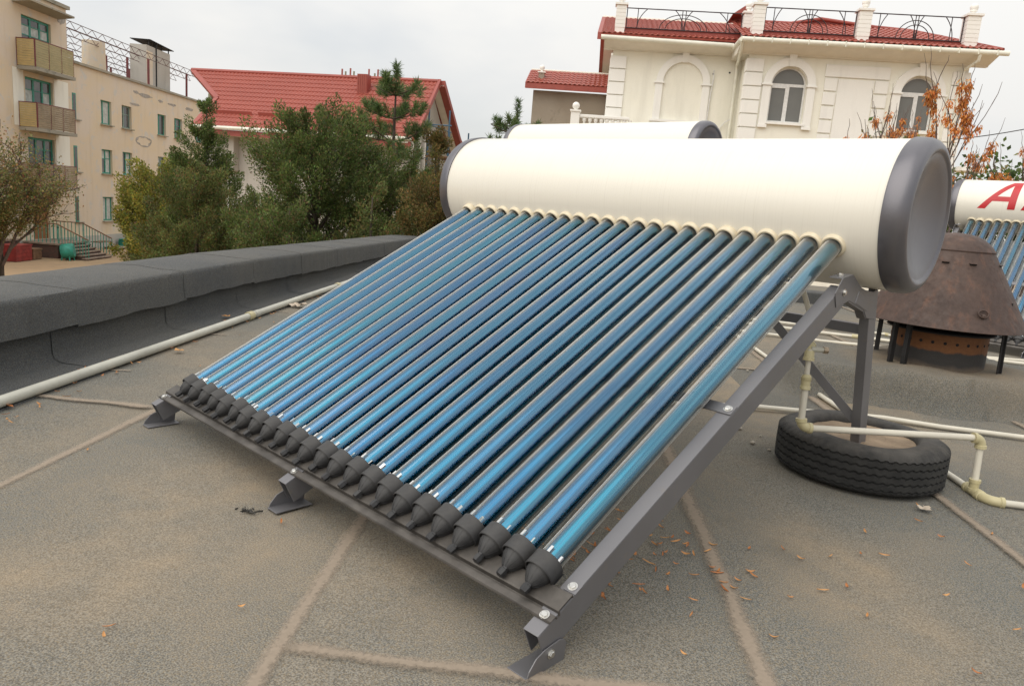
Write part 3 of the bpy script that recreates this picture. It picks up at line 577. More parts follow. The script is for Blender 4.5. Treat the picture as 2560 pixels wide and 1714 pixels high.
for i in range(13):
    r = 0.205 * i / 12; rows.append([(r * math.cos(2 * PI * k / 40), r * math.sin(2 * PI * k / 40), 0.150 - 0.012 * (1 - i / 12) ** 1.5 + 0.010 * mnoise.noise((r * 14 * math.cos(2 * PI * k / 40), r * 14 * math.sin(2 * PI * k / 40), 3))) for k in range(40)] )
    rows[-1].append(rows[-1][0])
o = b.grid(rows).build('sand_fill', 'dry_sand', None, 60); o.location = (0.949, 1.669, 0.004); tag(o, 'dry brown sand filling the flat tyre', 'sand')

# ================================================================== chimney with rusty cowl
md = MB(); rows = []
CX, CY = 0.71, 3.66
def mh(x, y):
    dx, dy = x - CX, y - CY; t_, s_ = 0.772 * dx + 0.636 * dy, -0.636 * dx + 0.772 * dy
    e = max(abs(t_ + 0.05) / 0.86, abs(s_) / 0.60) * 0.35 + math.hypot((t_ + 0.05) / 0.92, s_ / 0.60) * 0.65
    e += 0.20 * mnoise.noise((x * 2.0, y * 2.0, 1)) + 0.06 * mnoise.noise((x * 6, y * 6, 4)); f_ = max(0.0, min(1.0, (1.0 - e) / 0.17)); f_ = f_ * f_ * (3 - 2 * f_)
    return 0.198 * f_ + 0.035 * f_ * mnoise.noise((x * 3.5, y * 3.5, 2)) + 0.003
rows = [[(CX + 0.772 * t_ - 0.636 * s_, CY + 0.636 * t_ + 0.772 * s_, 0.0) for t_ in np.linspace(-1.25, 1.25, 70)] for s_ in np.linspace(-0.85, 0.85, 50)]
rows = [[(x, y, mh(x, y) + (-0.01 if i in (0, 49) or j in (0, 69) else 0)) for j, (x, y, _) in enumerate(r)] for i, r in enumerate(rows)]
o = md.grid(rows).build('chimney_mound', 'mound_felt', None, 60); tag(o, 'rounded felt covered mound at the foot of the rusty chimney', 'chimney base')
cw = thing('chimney_cowl', 'rusty brown conical metal cowl on legs over an orange chimney drum', 'chimney', (CX, CY, 0))
MB().lathe([(0.12, 0.262), (0.25, 0.262), (0.33, 0.2615), (0.405, 0.262), (0.405, 0.250), (0.20, 0.250)], (0, 0, 0), (0, 0, 1), 64).build('drum', 'rusty_drum', cw, 40)
MB().lathe([(0.406, 0.0), (0.406, 0.292), (0.411, 0.295), (0.417, 0.292), (0.440, 0.20), (0.445, 0.0)], (0, 0, 0), (0, 0, 1), 56).build('drum_lid', 'black_iron', cw, 40)
hood = MB().lathe([(0.452, 0.436), (0.455, 0.440), (0.60, 0.362), (0.75, 0.281), (0.885, 0.206), (0.884, 0.201), (0.60, 0.355), (0.452, 0.434)], (0, 0, 0), (0, 0, 1), 72).build('hood', 'rusty_steel', cw, 35)
MB().lathe([(0.884, 0.209), (0.891, 0.210), (0.894, 0.206), (0.915, 0.192), (0.945, 0.160), (0.970, 0.118), (0.985, 0.068), (0.991, 0.0)], (0, 0, 0), (0, 0, 1), 56).build('dome_top', 'rusty_steel', cw, 50)
view = math.atan2(-1.385 - CY, 1.838 - CX)
for a in (-1.05, -0.15, 0.42, 1.35):                             # small vent slits under the dome
    th = view + a; nx, ny = math.cos(th), math.sin(th); p_ = Vector((nx * 0.245, ny * 0.245, 0.817))
    b = MB(); b.obox(p_, Vector((-ny, nx, 0)) * 0.018, Vector((nx, ny, 0.5)) * 0.004, Vector((0, 0, 1)) * 0.0045); b.build('vent_slit', 'dark_hole', hood)
    b = MB(); b.obox(p_ + Vector((nx * 0.005, ny * 0.005, 0.006)), Vector((-ny, nx, 0)) * 0.020, Vector((nx, ny, -0.1)) * 0.009, Vector((0, 0, 1)) * 0.001); b.build('vent_lip', 'rusty_steel', hood)
th = view + 0.50; q = Vector((math.cos(th) * 0.392, math.sin(th) * 0.392, 0.555)); nn = Vector((math.cos(th), math.sin(th), 0.53)).normalized(); tt = Vector((-math.sin(th), math.cos(th), 0)); dd = nn.cross(tt)
MB().tube([q + tt * (0.028 * math.cos(a)) + dd * (0.022 * math.sin(a)) + nn * 0.006 for a in np.linspace(0, 2 * PI, 19)], 0.0045, 8, False).build('lifting_lug', 'rusty_steel', cw, 50)
MB().lathe([(0, 0.011), (0.010, 0.011), (0.013, 0.006), (0.013, 0)], q + dd * -0.012, nn, 12).build('rivet', 'rusty_steel', cw, 40)
for (x, y) in ((0.379, 3.636), (1.061, 3.578), (0.62, 3.335), (0.535, 3.370), (0.82, 3.985)):
    dx, dy = x - CX, y - CY; L = math.hypot(dx, dy); dx, dy = dx / L, dy / L; r0, r1 = L, min(L * 1.0, 0.345)
    b = MB(); b.bar((dx * r0, dy * r0, 0.15), (dx * r1, dy * r1, 0.62), 0.030, 0.005, (dx, dy, 0)); b.bar((dx * r0 - dy * 0.014, dy * r0 + dx * 0.014, 0.15), (dx * r1 - dy * 0.014, dy * r1 + dx * 0.014, 0.62), 0.005, 0.028, (dx, dy, 0)); b.build('cowl_leg', 'black_iron', cw)
for k in range(26):
    a = 2 * PI * k / 26; MB().lathe([(0, 0.0), (0.0015, 0.009), (0.003, 0.0)], (math.cos(a) * 0.2615, math.sin(a) * 0.2615, 0.355), (math.cos(a), math.sin(a), 0), 10).build('drum_hole', 'dark_hole', cw)

# ================================================================== water pipes on the roof
def arc(p0, c, p1, n=8):
    p0, c, p1 = map(Vector, (p0, c, p1)); return [p0 * (1 - t_) ** 2 + c * 2 * t_ * (1 - t_) + p1 * t_ ** 2 for t_ in [i / n for i in range(n + 1)]]
def fitting(parent, name, path, r=0.0185, ringr=0.0205, mat='pvc_fitting'):
    b = MB(); b.tube(path, r, 16)
    for e, f_ in ((0, 1), (-1, -2)):
        a, c = Vector(path[e]), Vector(path[f_]); d = (c - a).normalized(); b.lathe([(-0.001, r * 0.7), (-0.001, ringr), (0.011, ringr), (0.013, r)], a, d, 16)
    return b.build(name, mat, parent, 45)
PR = 0.0125
w1 = thing('riser_pipe', 'white plastic pipe crossing over the tyre with elbows and upright risers', 'pipe', (0, 0, 0))
b0 = Vector((0.843, 1.300, 0.222)); t0 = Vector((1.331, 1.80, 0.228)); tee = Vector((1.338, 1.788, 0.024)); dh = (t0 - b0).normalized()
MB().tube([b0 + dh * 0.02, t0 - dh * 0.02], PR, 14).build('pipe_run', 'pvc_white', w1, 50)
up0 = Vector((0.826, 1.318, 0.515)); du = (up0 - b0).normalized()
MB().tube([b0 + du * 0.02, b0 + du * 0.17], PR, 14).build('pipe_run', 'pvc_white', w1, 50)
MB().tube([b0 + du * 0.17, up0], PR * 0.78, 14).build('pipe_run', 'pvc_white', w1, 50)
fitting(w1, 'coupling', [b0 + du * 0.145, b0 + du * 0.165, b0 + du * 0.19], 0.0165, 0.0185)
MB().lathe([(0.19, 0.0165), (0.197, 0.0150), (0.20, 0.011)], b0, du, 16).build('coupling_cone', 'pvc_fitting', w1, 45)
fitting(w1, 'elbow', arc(b0 + du * 0.034, b0, b0 + dh * 0.040), 0.0180, 0.0205)
fitting(w1, 'elbow', arc(t0 - dh * 0.034, t0, t0 + Vector((0.001, -0.002, -0.038))), 0.0180, 0.0205)
side = Vector((0.72, 0.68, 0.0))
fitting(w1, 'elbow', arc(up0 - du * 0.042, up0, up0 + Vector((-0.35, 0.9, 0.18)).normalized() * 0.045), 0.0180, 0.0205)
MB().tube([up0 + side * 0.005, up0 + side * 0.055], 0.0095, 12).build('spigot', 'pvc_grey', w1, 40); MB().lathe([(0.05, 0.008), (0.05, 0.0135), (0.066, 0.0135), (0.066, 0.0)], up0, side, 6).build('spigot_nut', 'brass', w1, 30)
MB().tube([up0 + Vector((-0.012, 0.03, 0.006)), up0 + Vector((-0.05, 0.10, 0.10)), Vector((0.72, 1.42, 0.735))], PR * 0.8, 12).build('pipe_run', 'pvc_white', w1, 50)
MB().tube([t0 + Vector((0, -0.003, -0.03)), tee + Vector((0, 0, 0.03))], PR, 14).build('pipe_run', 'pvc_white', w1, 50)
gd = Vector((0.111, -0.132, 0)).normalized(); g0 = Vector((1.20, 1.955, 0.022)); 
fitting(w1, 'tee', [tee - gd * 0.042, tee, tee + gd * 0.042], 0.0180, 0.0205); fitting(w1, 'tee_branch', [tee, tee + Vector((0, 0, 0.025)), tee + Vector((0, 0, 0.045))], 0.0175, 0.0205)
MB().tube([g0 - gd * 0.25, g0, tee - gd * 0.03], PR, 14).build('pipe_run', 'pvc_white', w1, 50)
e1 = tee + gd * 0.10; ed = Vector((0.83, 0.55, 0)).normalized(); fitting(w1, 'elbow', arc(tee + gd * 0.046, e1, e1 + ed * 0.052), 0.0180, 0.0205)
MB().tube([e1 + ed * 0.05, e1 + ed * 0.9], PR, 14).build('pipe_run', 'pvc_white', w1, 50)
def ground_pipe(label, pts, r=0.0125, z=0.024, mat='pvc_white', coup=()):
    th_ = thing('water_pipe', label, 'pipe', (pts[0][0], pts[0][1], 0)); P = [Vector((x - pts[0][0], y - pts[0][1], z + 0.003 * math.sin(i * 2.1))) for i, (x, y) in enumerate(pts)]
    MB().tube(P, r, 12).build('pipe_run', mat, th_, 50)
    for i in coup:
        d = (P[min(i + 1, len(P) - 1)] - P[max(i - 1, 0)]).normalized(); MB().lathe([(-0.03, r), (-0.03, r * 1.35), (0.03, r * 1.35), (0.03, r)], P[i], d, 14).build('coupling', 'pvc_fitting', th_, 40)
    return th_
ground_pipe('cream pipe on the roof passing just behind the tyre to the right', [(-0.75, 1.02), (0.275, 2.195), (0.44, 2.36), (0.60, 2.50), (0.76, 2.62), (1.0, 2.745), (1.32, 2.925), (2.2, 3.40)])
ground_pipe('straight cream pipe running diagonally back from the tyre', [(0.62, 2.53), (0.396, 2.772), (0.044, 3.203), (-0.572, 3.925), (-1.4, 4.9)], coup=(3,))
ground_pipe('thin cream pipe nearest behind the felt mound', [(-2.2, 4.0), (-0.81, 4.702), (-0.421, 4.911), (-0.005, 5.171), (1.6, 6.0)], 0.013)
ground_pipe('thin cream pipe second behind the felt mound', [(-2.4, 4.55), (-0.979, 5.228), (-0.624, 5.409), (-0.363, 5.52), (-0.05, 5.62), (0.30, 5.50)], 0.015, coup=(3,))
ground_pipe('farthest thin cream pipe behind the felt mound', [(-2.0, 5.1), (-0.365, 5.98), (-0.262, 6.05), (0.62, 5.60), (0.868, 5.80), (2.2, 6.6)], 0.013, coup=(2,))

# ================================================================== litter on the felt
LEAVES = [(0.684, 0.452), (0.734, 0.563), (0.674, 0.367), (0.773, 0.437), (0.809, 0.465), (0.821, 0.486), (0.813, 0.404), (0.822, 0.415), (0.842, 0.471), (0.869, 0.478), (0.879, 0.477), (0.835, 0.551), (0.755, 0.526), (0.925, 0.542), (0.934, 0.494), (0.862, 0.385), (0.864, 0.367), (0.851, 0.345), (0.866, 0.291), (0.918, 0.346), (0.919, 0.442), (0.904, 0.423), (0.902, 0.271), (0.937, 0.274), (0.984, 0.33), (0.994, 0.411), (1.018, 0.393), (1.016, 0.406), (1.056, 0.36), (1.088, 0.353), (1.075, 0.329), (1.074, 0.402), (1.091, 0.463), (1.073, 0.475), (1.135, 0.326), (1.006, 0.61), (1.07, 0.698), (1.134, 0.676), (1.185, 0.769), (1.239, 0.862), (1.289, 0.914), (1.286, 0.614), (1.249, 0.54), (1.207, 0.43), (1.375, 0.499), (1.26, 0.215), (1.083, 0.145), (1.154, -0.012), (1.049, 0.213), (0.981, 0.203), (0.917, 0.166), (0.937, 0.145), (0.947, 0.146), (0.864, 0.099), (0.893, 0.045), (0.843, 0.161), (0.843, 0.177), (0.832, 0.164), (0.819, 0.257), (0.815, 0.299), (0.608, 0.516), (0.65, 0.461), (1.28, 1.303), (1.368, 1.22), (1.476, 1.065), (1.483, 0.791), (1.652, 0.745), (1.624, 0.447), (1.191, 1.045), (1.476, 1.395), (1.239, 1.455), (1.244, 1.448), (1.619, 1.035), (0.613, 0.135), (0.625, 0.106), (0.63, 0.098), (0.715, 0.143), (0.707, 0.159), (0.721, 0.13), (0.724, 0.201), (0.701, 0.212), (0.711, 0.251), (0.693, 0.251), (0.658, 0.303), (0.674, 0.37), (0.606, 0.517), (0.864, 0.101), (0.893, 0.041), (0.837, 0.166), (0.844, 0.169), (0.82, 0.213), (0.508, 0.165), (0.497, 0.19), (0.424, 0.132), (0.409, 0.17), (0.44, 0.089), (0.519, 0.407), (-0.821, -0.595), (0.058, -0.363), (0.396, -0.652), (0.299, -0.896), (0.329, -0.916), (-1.458, -0.575), (-1.539, -0.635), (-1.378, -0.705), (-1.324, -0.685), (-1.269, -0.715), (-1.305, -0.718), (-1.837, -0.16), (-1.848, -0.15), (-1.931, -0.208), (-1.58, -0.395), (-1.527, -0.457), (-1.463, -0.574), (-1.418, -0.583), (-1.798, 0.225), (-2.466, 0.771), (-2.964, 0.91), (-2.79, 0.729), (-2.862, 0.819), (-2.951, 0.947), (-3.171, 1.17), (-2.799, 1.184), (-2.682, 0.577), (-2.57, 0.463), (-3.816, 1.959), (-1.824, -0.294), (-2.216, 0.198), (-2.098, 0.013)]
def samara_mesh(name, L, wd, curl):
    b = MB(); n = 6; rows = []
    for i in range(n + 1):
        u = i / n; ww = wd * (math.sin(PI * min(1, u * 1.02)) ** 0.7) * (0.6 + 0.4 * u) + 0.0004; zz = curl * (u - 0.5) ** 2 * 4
        rows.append([((u - 0.5) * L, -ww, zz + 0.0015), ((u - 0.5) * L, 0, zz - 0.0003), ((u - 0.5) * L, ww, zz + 0.0015)])
    b.grid(rows); me = b.mesh(name, 60); return me
SAM = [samara_mesh('dry_seed', 0.030, 0.0032, 0.003), samara_mesh('dry_seed', 0.024, 0.0040, 0.005), samara_mesh('dry_seed', 0.036, 0.0028, 0.002), samara_mesh('dry_seed', 0.019, 0.0042, 0.004)]
for i, (x, y) in enumerate(LEAVES):
    me = SAM[i % 4]; o = link('dry_seed', me, 'dry_samara', None, (x, y, 0.0135), (random.uniform(-0.25, 0.25), random.uniform(-0.15, 0.15), random.uniform(0, 2 * PI)))
    k = random.uniform(0.8, 1.2); o.scale = (k, k, k); tag(o, 'small dry orange winged seed lying on the grey roof felt', 'dry seed', 'dry seeds scattered on the roof')
for i in range(55):                                              # more caught along the parapet pipe
    s_ = random.uniform(0.6, 4.5); t_ = -1.592 + random.choice((-1, -1, 1)) * random.uniform(0.035, 0.07); q = R2W(t_, s_)
    o = link('dry_seed', SAM[i % 4], 'dry_samara', None, (q.x, q.y, 0.022 + (0.006 if t_ < -1.6 else 0)), (random.uniform(-0.4, 0.4), random.uniform(-0.3, 0.3), random.uniform(0, 2 * PI)))
    tag(o, 'small dry orange winged seed lying on the grey roof felt', 'dry seed', 'dry seeds scattered on the roof')
def dead_leaf(x, y, z, size, label, mat='dry_samara', lobes=5):
    b = MB(); n = lobes * 4; pts = [(size * (0.45 + 0.55 * abs(math.cos(lobes * a / 2)) ** 1.5) * math.cos(a), size * (0.45 + 0.55 * abs(math.cos(lobes * a / 2)) ** 1.5) * math.sin(a), size * 0.35 * mnoise.noise((math.cos(a) * 2, math.sin(a) * 2, x * 9)) + size * 0.25) for a in [2 * PI * k / n for k in range(n)]]
    b.add([(0, 0, 0.002)] + pts, [(0, 1 + k, 1 + (k + 1) % n) for k in range(n)]); b.tube([(0, 0, 0.003), (size * 0.9, size * 0.7, 0.006)], size * 0.03, 5)
    o = b.build('dead_leaf', mat, None, 60); o.location = (x, y, z); o.rotation_euler = (0, 0, random.uniform(0, 6)); tag(o, label, 'dead leaf'); return o
MATS['pale_leaf'] = simple('pale_leaf', (0.50, 0.42, 0.33), 0.8, 0, 0.2, 60)
dead_leaf(-3.362, 1.704, 0.016, 0.075, 'pale curled lobed leaf on the roof beside the far end of the long pipe', 'pale_leaf')
dead_leaf(-1.488, -0.688, 0.016, 0.040, 'orange brown leaf at the left picture edge below the long pipe')
dead_leaf(-2.15, 0.262, 0.020, 0.030, 'brown dead leaf lodged against the middle of the long pipe', 'dry_samara', 3)
dead_leaf(-3.02, 0.95, 0.028, 0.035, 'reddish dead leaf lodged between parapet and long pipe', 'dry_samara', 3)
dead_leaf(1.265, 1.44, 0.012, 0.028, 'pale flat dead leaf on the felt just right of the tyre', 'pale_leaf', 3)
for i, (x, y, r) in enumerate(((0.389, 1.783, 0.012), (0.503, 1.762, 0.006), (0.529, 1.624, 0.012), (0.618, 1.598, 0.008), (-0.213, 3.099, 0.009), (0.25, 1.93, 0.007))):
    b = MB(); b.sphere((0, 0, 0), r, 9, 6, 0.6); b.v = [tuple(np.array(q) * (1 + 0.25 * mnoise.noise((q[0] * 90 + i, q[1] * 90, q[2] * 90)))) for q in b.v]
    o = b.build('pebble', 'pebble', None, 60); o.location = (x, y, 0.008 + r * 0.5); tag(o, 'small pale stone on the felt left of the tyre', 'stone', 'small stones near the tyre')
b = MB()
for i in range(26):
    a, r = random.uniform(0, 6.28), random.uniform(0, 0.03); b.obox((r * math.cos(a) * 1.4, r * math.sin(a) * 0.7, 0.003), Vector((random.uniform(-1, 1), random.uniform(-1, 1), 0)).normalized() * random.uniform(0.002, 0.008), (0.001, 0.0012, 0.0005), (0, 0, random.uniform(0.001, 0.003)))
o = b.build('tar_crumbs', 'tar_dark', None); o.location = (-0.067, -0.40, 0.009); o.rotation_euler = (0, 0, 0.7); tag(o, 'dark crumbled tar patch on the felt in front of the middle foot', 'tar patch')
# ================================================================== building helpers (local frame: x along the front, -y towards the viewer, z up)
def wall_mesh(b, u0, u1, z0, z1, holes, y=0.0, reveal=0.18):
    us = sorted({u0, u1, *[h[0] for h in holes], *[h[1] for h in holes]}); zs = sorted({z0, z1, *[h[2] for h in holes], *[h[3] for h in holes]})
    for a, b_ in zip(us, us[1:]):
        for c, d in zip(zs, zs[1:]):
            m, k = (a + b_) / 2, (c + d) / 2
            if any(h[0] < m < h[1] and h[2] < k < h[3] for h in holes): continue
            b.add([(a, y, c), (b_, y, c), (b_, y, d), (a, y, d)], [(0, 1, 2, 3)])
    for (a, b_, c, d) in holes:
        Y = y + reveal
        b.add([(a, y, c), (a, Y, c), (a, Y, d), (a, y, d)], [(0, 1, 2, 3)]); b.add([(b_, y, c), (b_, Y, c), (b_, Y, d), (b_, y, d)], [(3, 2, 1, 0)])
        b.add([(a, y, d), (a, Y, d), (b_, Y, d), (b_, y, d)], [(0, 1, 2, 3)]); b.add([(a, y, c), (a, Y, c), (b_, Y, c), (b_, y, c)], [(3, 2, 1, 0)])
    return b
def window(parent, a, b_, c, d, y, fmat, mull=(0.5,), trans=(), fw_=0.07, glass='window_glass', curtain=None, sill=None):
    # frame set in the reveal, each pane a mesh of its own
    fr = MB(); fr.box(a, a + fw_, y, y + 0.06, c, d); fr.box(b_ - fw_, b_, y, y + 0.06, c, d); fr.box(a + fw_, b_ - fw_, y, y + 0.06, d - fw_, d); fr.box(a + fw_, b_ - fw_, y, y + 0.06, c, c + fw_)
    xs = [a + fw_]; 
    for m in mull: xm = a + (b_ - a) * m; fr.box(xm - fw_ * 0.6, xm + fw_ * 0.6, y - 0.004, y + 0.055, c + fw_, d - fw_); xs += [xm - fw_ * 0.6, xm + fw_ * 0.6]
    xs.append(b_ - fw_); zs = [c + fw_]
    for q in trans: zm = c + (d - c) * q; zs += [zm - 0.02, zm + 0.02]
    zs.append(d - fw_)
    for i in range(0, len(xs), 2):
        for q in range(1, len(zs) - 1, 2): fr.box(xs[i], xs[i + 1], y + 0.005, y + 0.05, zs[q], zs[q + 1])
    f = fr.build('window', fmat, parent)
    for i in range(0, len(xs), 2):
        for q in range(0, len(zs), 2): MB().box(xs[i], xs[i + 1], y + 0.03, y + 0.036, zs[q], zs[q + 1]).build('pane', (curtain if curtain and random.random() < 0.45 else glass), f)
    if sill: MB().box(a - 0.08, b_ + 0.08, y - 0.28, y, c - 0.06, c - 0.002).build('sill', sill, f)
    return f

# ------------------------------------------------------------------ A: ochre apartment block on the left
AO = (-45.609, 13.906, 0.0); AR = math.radians(132.989)
A = thing('apartment_block', 'weathered ochre apartment block with green windows and stacked balconies', 'building', AO, AR)
cols = [(-2.74, -2.10), (0.02, 1.15), (2.30, 3.42), (6.75, 7.90), (9.14, 10.34), (12.6, 13.7)]
rowsz = [(3.55, 4.88), (0.77, 2.14), (-1.95, -0.57)]
holes = [(a, b_, c, d) for a, b_ in cols for c, d in rowsz]
b = MB(); wall_mesh(b, -2.72 - 0.06 + 0.06, 17.5, YARD, 6.40, [h for h in holes if h[0] > -2.5])
hl = [(-6.60, -4.34, 6.00, 7.90), (-6.50, -4.33, 3.05, 5.10), (-6.45, -4.34, 0.25, 2.27), (-6.3, -5.0, -2.75, -0.95)] + [(h[0] + 0.0, h[1], h[2], h[3]) for h in holes if h[0] < -2.5]
hl_t = [h for h in hl if h[0] < -3]; nar = [h for h in hl if h[0] > -3]
wall_mesh(b, -2.72 - 0.3, -2.72, YARD, 6.40, [])
wl = b.build('wall', 'ochre_plaster', A)
# narrow windows sit right beside the stair tower, so the tower wall ends left of them
b = MB(); wall_mesh(b, -14.0, -3.02, YARD, 8.95, hl_t); b.add([(-3.02, 0, YARD), (-3.02, 9, YARD), (-3.02, 9, 8.95), (-3.02, 0, 8.95)], [(0, 1, 2, 3)]); b.add([(-14, 0, YARD), (-14, 9, YARD), (-14, 9, 8.95), (-14, 0, 8.95)], [(3, 2, 1, 0)])
b.build('tower_wall', 'ochre_plaster', A)
for (a, b_, c, d) in nar:                                       # recess of the narrow lights, proud of the wing wall
    f = MB(); f.box(a + 0.03, a + 0.36, -0.012, 0.05, c, d); w_ = f.build('window', 'green_paint', A); MB().box(a + 0.09, a + 0.31, -0.016, -0.013, c + 0.07, d - 0.07).build('pane', 'window_glass', w_)
    MB().box(a + 0.36, a + 0.66, -0.006, 0.02, c, d).build('reveal', 'ochre_plaster', w_); MB().box(a - 0.02, a + 0.72, -0.10, -0.017, c - 0.07, c - 0.01).build('sill', 'slab_concrete', w_)
b = MB(); b.box(-3.02, 17.5, -0.14, 0.35, 6.40, 6.53); b.build('cornice', 'slab_concrete', A)
b = MB(); b.box(-3.0, 17.5, 0.35, 9.0, 6.30, 6.42); b.build('wing_roof', 'parapet_felt', A)
b = MB(); b.box(-14.1, -2.90, -0.15, 9.1, 8.95, 9.12); b.build('tower_roof', 'slab_concrete', A)
b = MB(); b.box(-14, 17.4, -0.06, -0.004, YARD, -2.75); b.build('plinth', 'grey_plaster', A)
b = MB(); b.box(17.3, 17.5, 0.0, 9, YARD, 6.40); b.build('end_wall', 'ochre_plaster', A)
for i, (a, b_, c, d) in enumerate([h for h in holes if h[0] > -2.5]):
    window(A, a, b_, c, d, 0.13, 'green_paint' if i % 4 != 3 else 'grey_green_paint', (0.5,) if i % 3 else (0.36,), (0.62,) if i % 2 else (), 0.075, 'window_glass', 'curtain', 'slab_concrete')
for i, (a, b_, c, d) in enumerate(hl_t[:3]):
    window(A, a, b_, c, d, 0.12, 'green_paint', (0.36, 0.68), (0.55, 0.78) if i == 0 else (0.72,), 0.10, 'window_glass', 'curtain')
MB().box(-6.3, -5.0, 0.10, 0.16, -2.75, -0.95).build('entrance_door', 'door_brown', A); MB().box(-6.4, -4.7, -0.06, -0.01, -0.9, -0.45).build('door_sign', 'post_maroon', A)
MB().box(-4.25, -3.05, -0.013, -0.009, 2.75, 5.3).build('pale_paint_patch', 'cream_plaster', A); MB().box(-4.25, -3.05, -0.013, -0.009, 0.0, 2.55).build('pale_paint_patch', 'cream_plaster', A); MB().box(-7.4, -6.62, -0.013, -0.009, 2.75, 5.4).build('pale_paint_patch', 'cream_plaster', A)
# patches where the plaster has come off: thin raised cement scabs
def scab(u, z, ru, rz, n=26, seed=0, ring=False):
    pts = []
    for k in range(n):
        a = 2 * PI * k / n; q = 1 + (0.18 if ring else 0.55) * mnoise.noise((math.cos(a) * 1.6 + seed, math.sin(a) * 1.6, seed)); pts.append((u + ru * q * math.cos(a), -0.012, z + rz * q * math.sin(a)))
    bb = MB()
    if not ring: bb.prism(pts, (0, 0.011, 0))
    else:
        for k in range(n):
            p0, p1 = Vector(pts[k]), Vector(pts[(k + 1) % n]); c_ = Vector((u, -0.012, z)); w0, w1 = 0.80 + 0.12 * math.sin(k * 1.3), 0.80 + 0.12 * math.sin((k + 1) * 1.3)
            bb.prism([p0, p1, c_ + (p1 - c_) * w1, c_ + (p0 - c_) * w0], (0, 0.011, 0))
    bb.build('bare_patch', 'bare_cement', A)
scab(4.9, 2.95, 1.05, 0.32, 30, 3, True); scab(5.1, 5.78, 0.85, 0.10, 26, 5); scab(4.0, 5.85, 0.35, 0.08, 20, 7); scab(7.2, 5.72, 0.3, 0.09, 20, 9); scab(8.9, 5.70, 0.6, 0.08, 24, 11); scab(11.5, 5.72, 0.7, 0.10, 24, 13); scab(3.9, 5.1, 0.55, 0.07, 24, 15); scab(-3.5, 8.35, 0.3, 0.25, 22, 17); scab(-5.6, 8.55, 0.7, 0.2, 24, 19)
# balconies
for i, (zt, zb, mats) in enumerate(((6.75, 5.50, ('lit_yellow_slats', 'olive_panel')), (3.86, 2.70, ('lit_yellow_slats', 'shade_brown_slats')), (1.00, -0.08, ('shade_brown_slats', 'shade_brown_slats')))):  # end slats brighter yellow, fronts duller: side light put into the colours
    yo = -0.90; sl_ = MB().box(-7.08, -3.94, yo - 0.06, -0.005, zb - 0.16, zb).build('balcony_slab', 'slab_concrete', A)
    bal = MB(); 
    for (x, y) in ((-7.03, yo + 0.02), (-3.99, yo + 0.02), (-7.03, -0.03), (-6.0, yo + 0.02), (-5.0, yo + 0.02)): bal.box(x - 0.022, x + 0.022, y - 0.022, y + 0.022, zb, zt)
    bal.bar((-7.05, yo + 0.02, zt), (-3.97, yo + 0.02, zt), 0.05, 0.04); bal.bar((-7.03, yo, zt), (-7.03, -0.01, zt), 0.05, 0.04); bal.bar((-3.99, yo, zt), (-3.99, -0.01, zt), 0.05, 0.04)
    rl = bal.build('balcony_rail', 'post_maroon', A)
    rows_ = 11
    for (x0, x1) in ((-7.0, -6.03), (-5.97, -5.03), (-4.97, -4.02)):
        for q in range(rows_):
            z0 = zb + 0.03 + (zt - zb - 0.05) * q / rows_; MB().box(x0, x1, yo - 0.012 + random.uniform(-.006, .006), yo + 0.0, z0, z0 + (zt - zb - 0.05) / rows_ - 0.008).build('slat', mats[1], rl)
    for q in range(rows_):
        z0 = zb + 0.03 + (zt - zb - 0.05) * q / rows_; MB().box(-7.062, -7.052, yo + 0.05, -0.05, z0, z0 + (zt - zb - 0.05) / rows_ - 0.008).build('slat', mats[0], rl)
b = MB(); b.prism([(-7.2, 0, 8.30), (-7.2, -0.85, 8.42), (-7.2, -0.85, 8.50), (-7.2, 0, 8.45)], (3.5, 0, 0)); b.build('canopy_slab', 'slab_concrete', A)
# roof things of the block
def lattice(b, p0, p1, h, n, r=0.03):
    p0, p1 = Vector(p0), Vector(p1); up = Vector((0, 0, h)); b.bar(p0, p1, r, r); b.bar(p0 + up, p1 + up, r, r)
    for k in range(n): a, c, m = p0.lerp(p1, k / n), p0.lerp(p1, (k + 1) / n), p0.lerp(p1, (k + 0.5) / n) + up; b.bar(a, m, r * 0.7, r * 0.7); b.bar(m, c, r * 0.7, r * 0.7)
for k in range(6):
    y = 0.15 + k * 1.35; x1 = 14.5 + k * 0.6
    tr_ = MB(); lattice(tr_, (-2.95, y, 8.14), (x1, y, 8.14), 0.36, 17)
    t_ = thing('roof_truss', ['nearest', 'second nearest', 'third nearest', 'fourth nearest', 'fifth nearest', 'farthest'][k] + ' bare steel lattice beam above the lower block roof', 'lattice beam', (0, 0, 0)); t_.matrix_world = Matrix.Translation(AO) @ Matrix.Rotation(AR, 4, 'Z')
    tr_.build('lattice', 'truss_rust', t_)
    for x in (-2.9, 5.9, 11.4): MB().box(x - 0.06, x + 0.06, y - 0.05, y + 0.05, 6.42, 8.14).build('truss_post', 'post_maroon', t_)
ch = MB(); ch.lathe([(6.42, 0.66), (8.45, 0.62), (8.47, 0.5), (8.0, 0.5)], (3.0, 2.0, 0), (0, 0, 1), 20); ch.build('round_chimney', 'ochre_plaster', A, 40)
b = MB(); b.box(7.4, 10.7, 1.0, 2.1, 6.42, 9.25); cc = b.build('chimney_stack', 'grey_plaster', A); MB().box(7.38, 8.2, 0.985, 1.0, 6.42, 8.9).build('lit_stack_face', 'ochre_plaster', cc)  # ochre plate paints the stack's yellow-lit face, the rest stays grey
b = MB(); b.prism([(7.6, 0.85, 9.60), (11.0, 0.85, 9.50), (11.0, 2.2, 9.50), (7.6, 2.2, 9.60)], (0, 0, 0.04)); b.build('chimney_canopy', 'black_iron', cc)
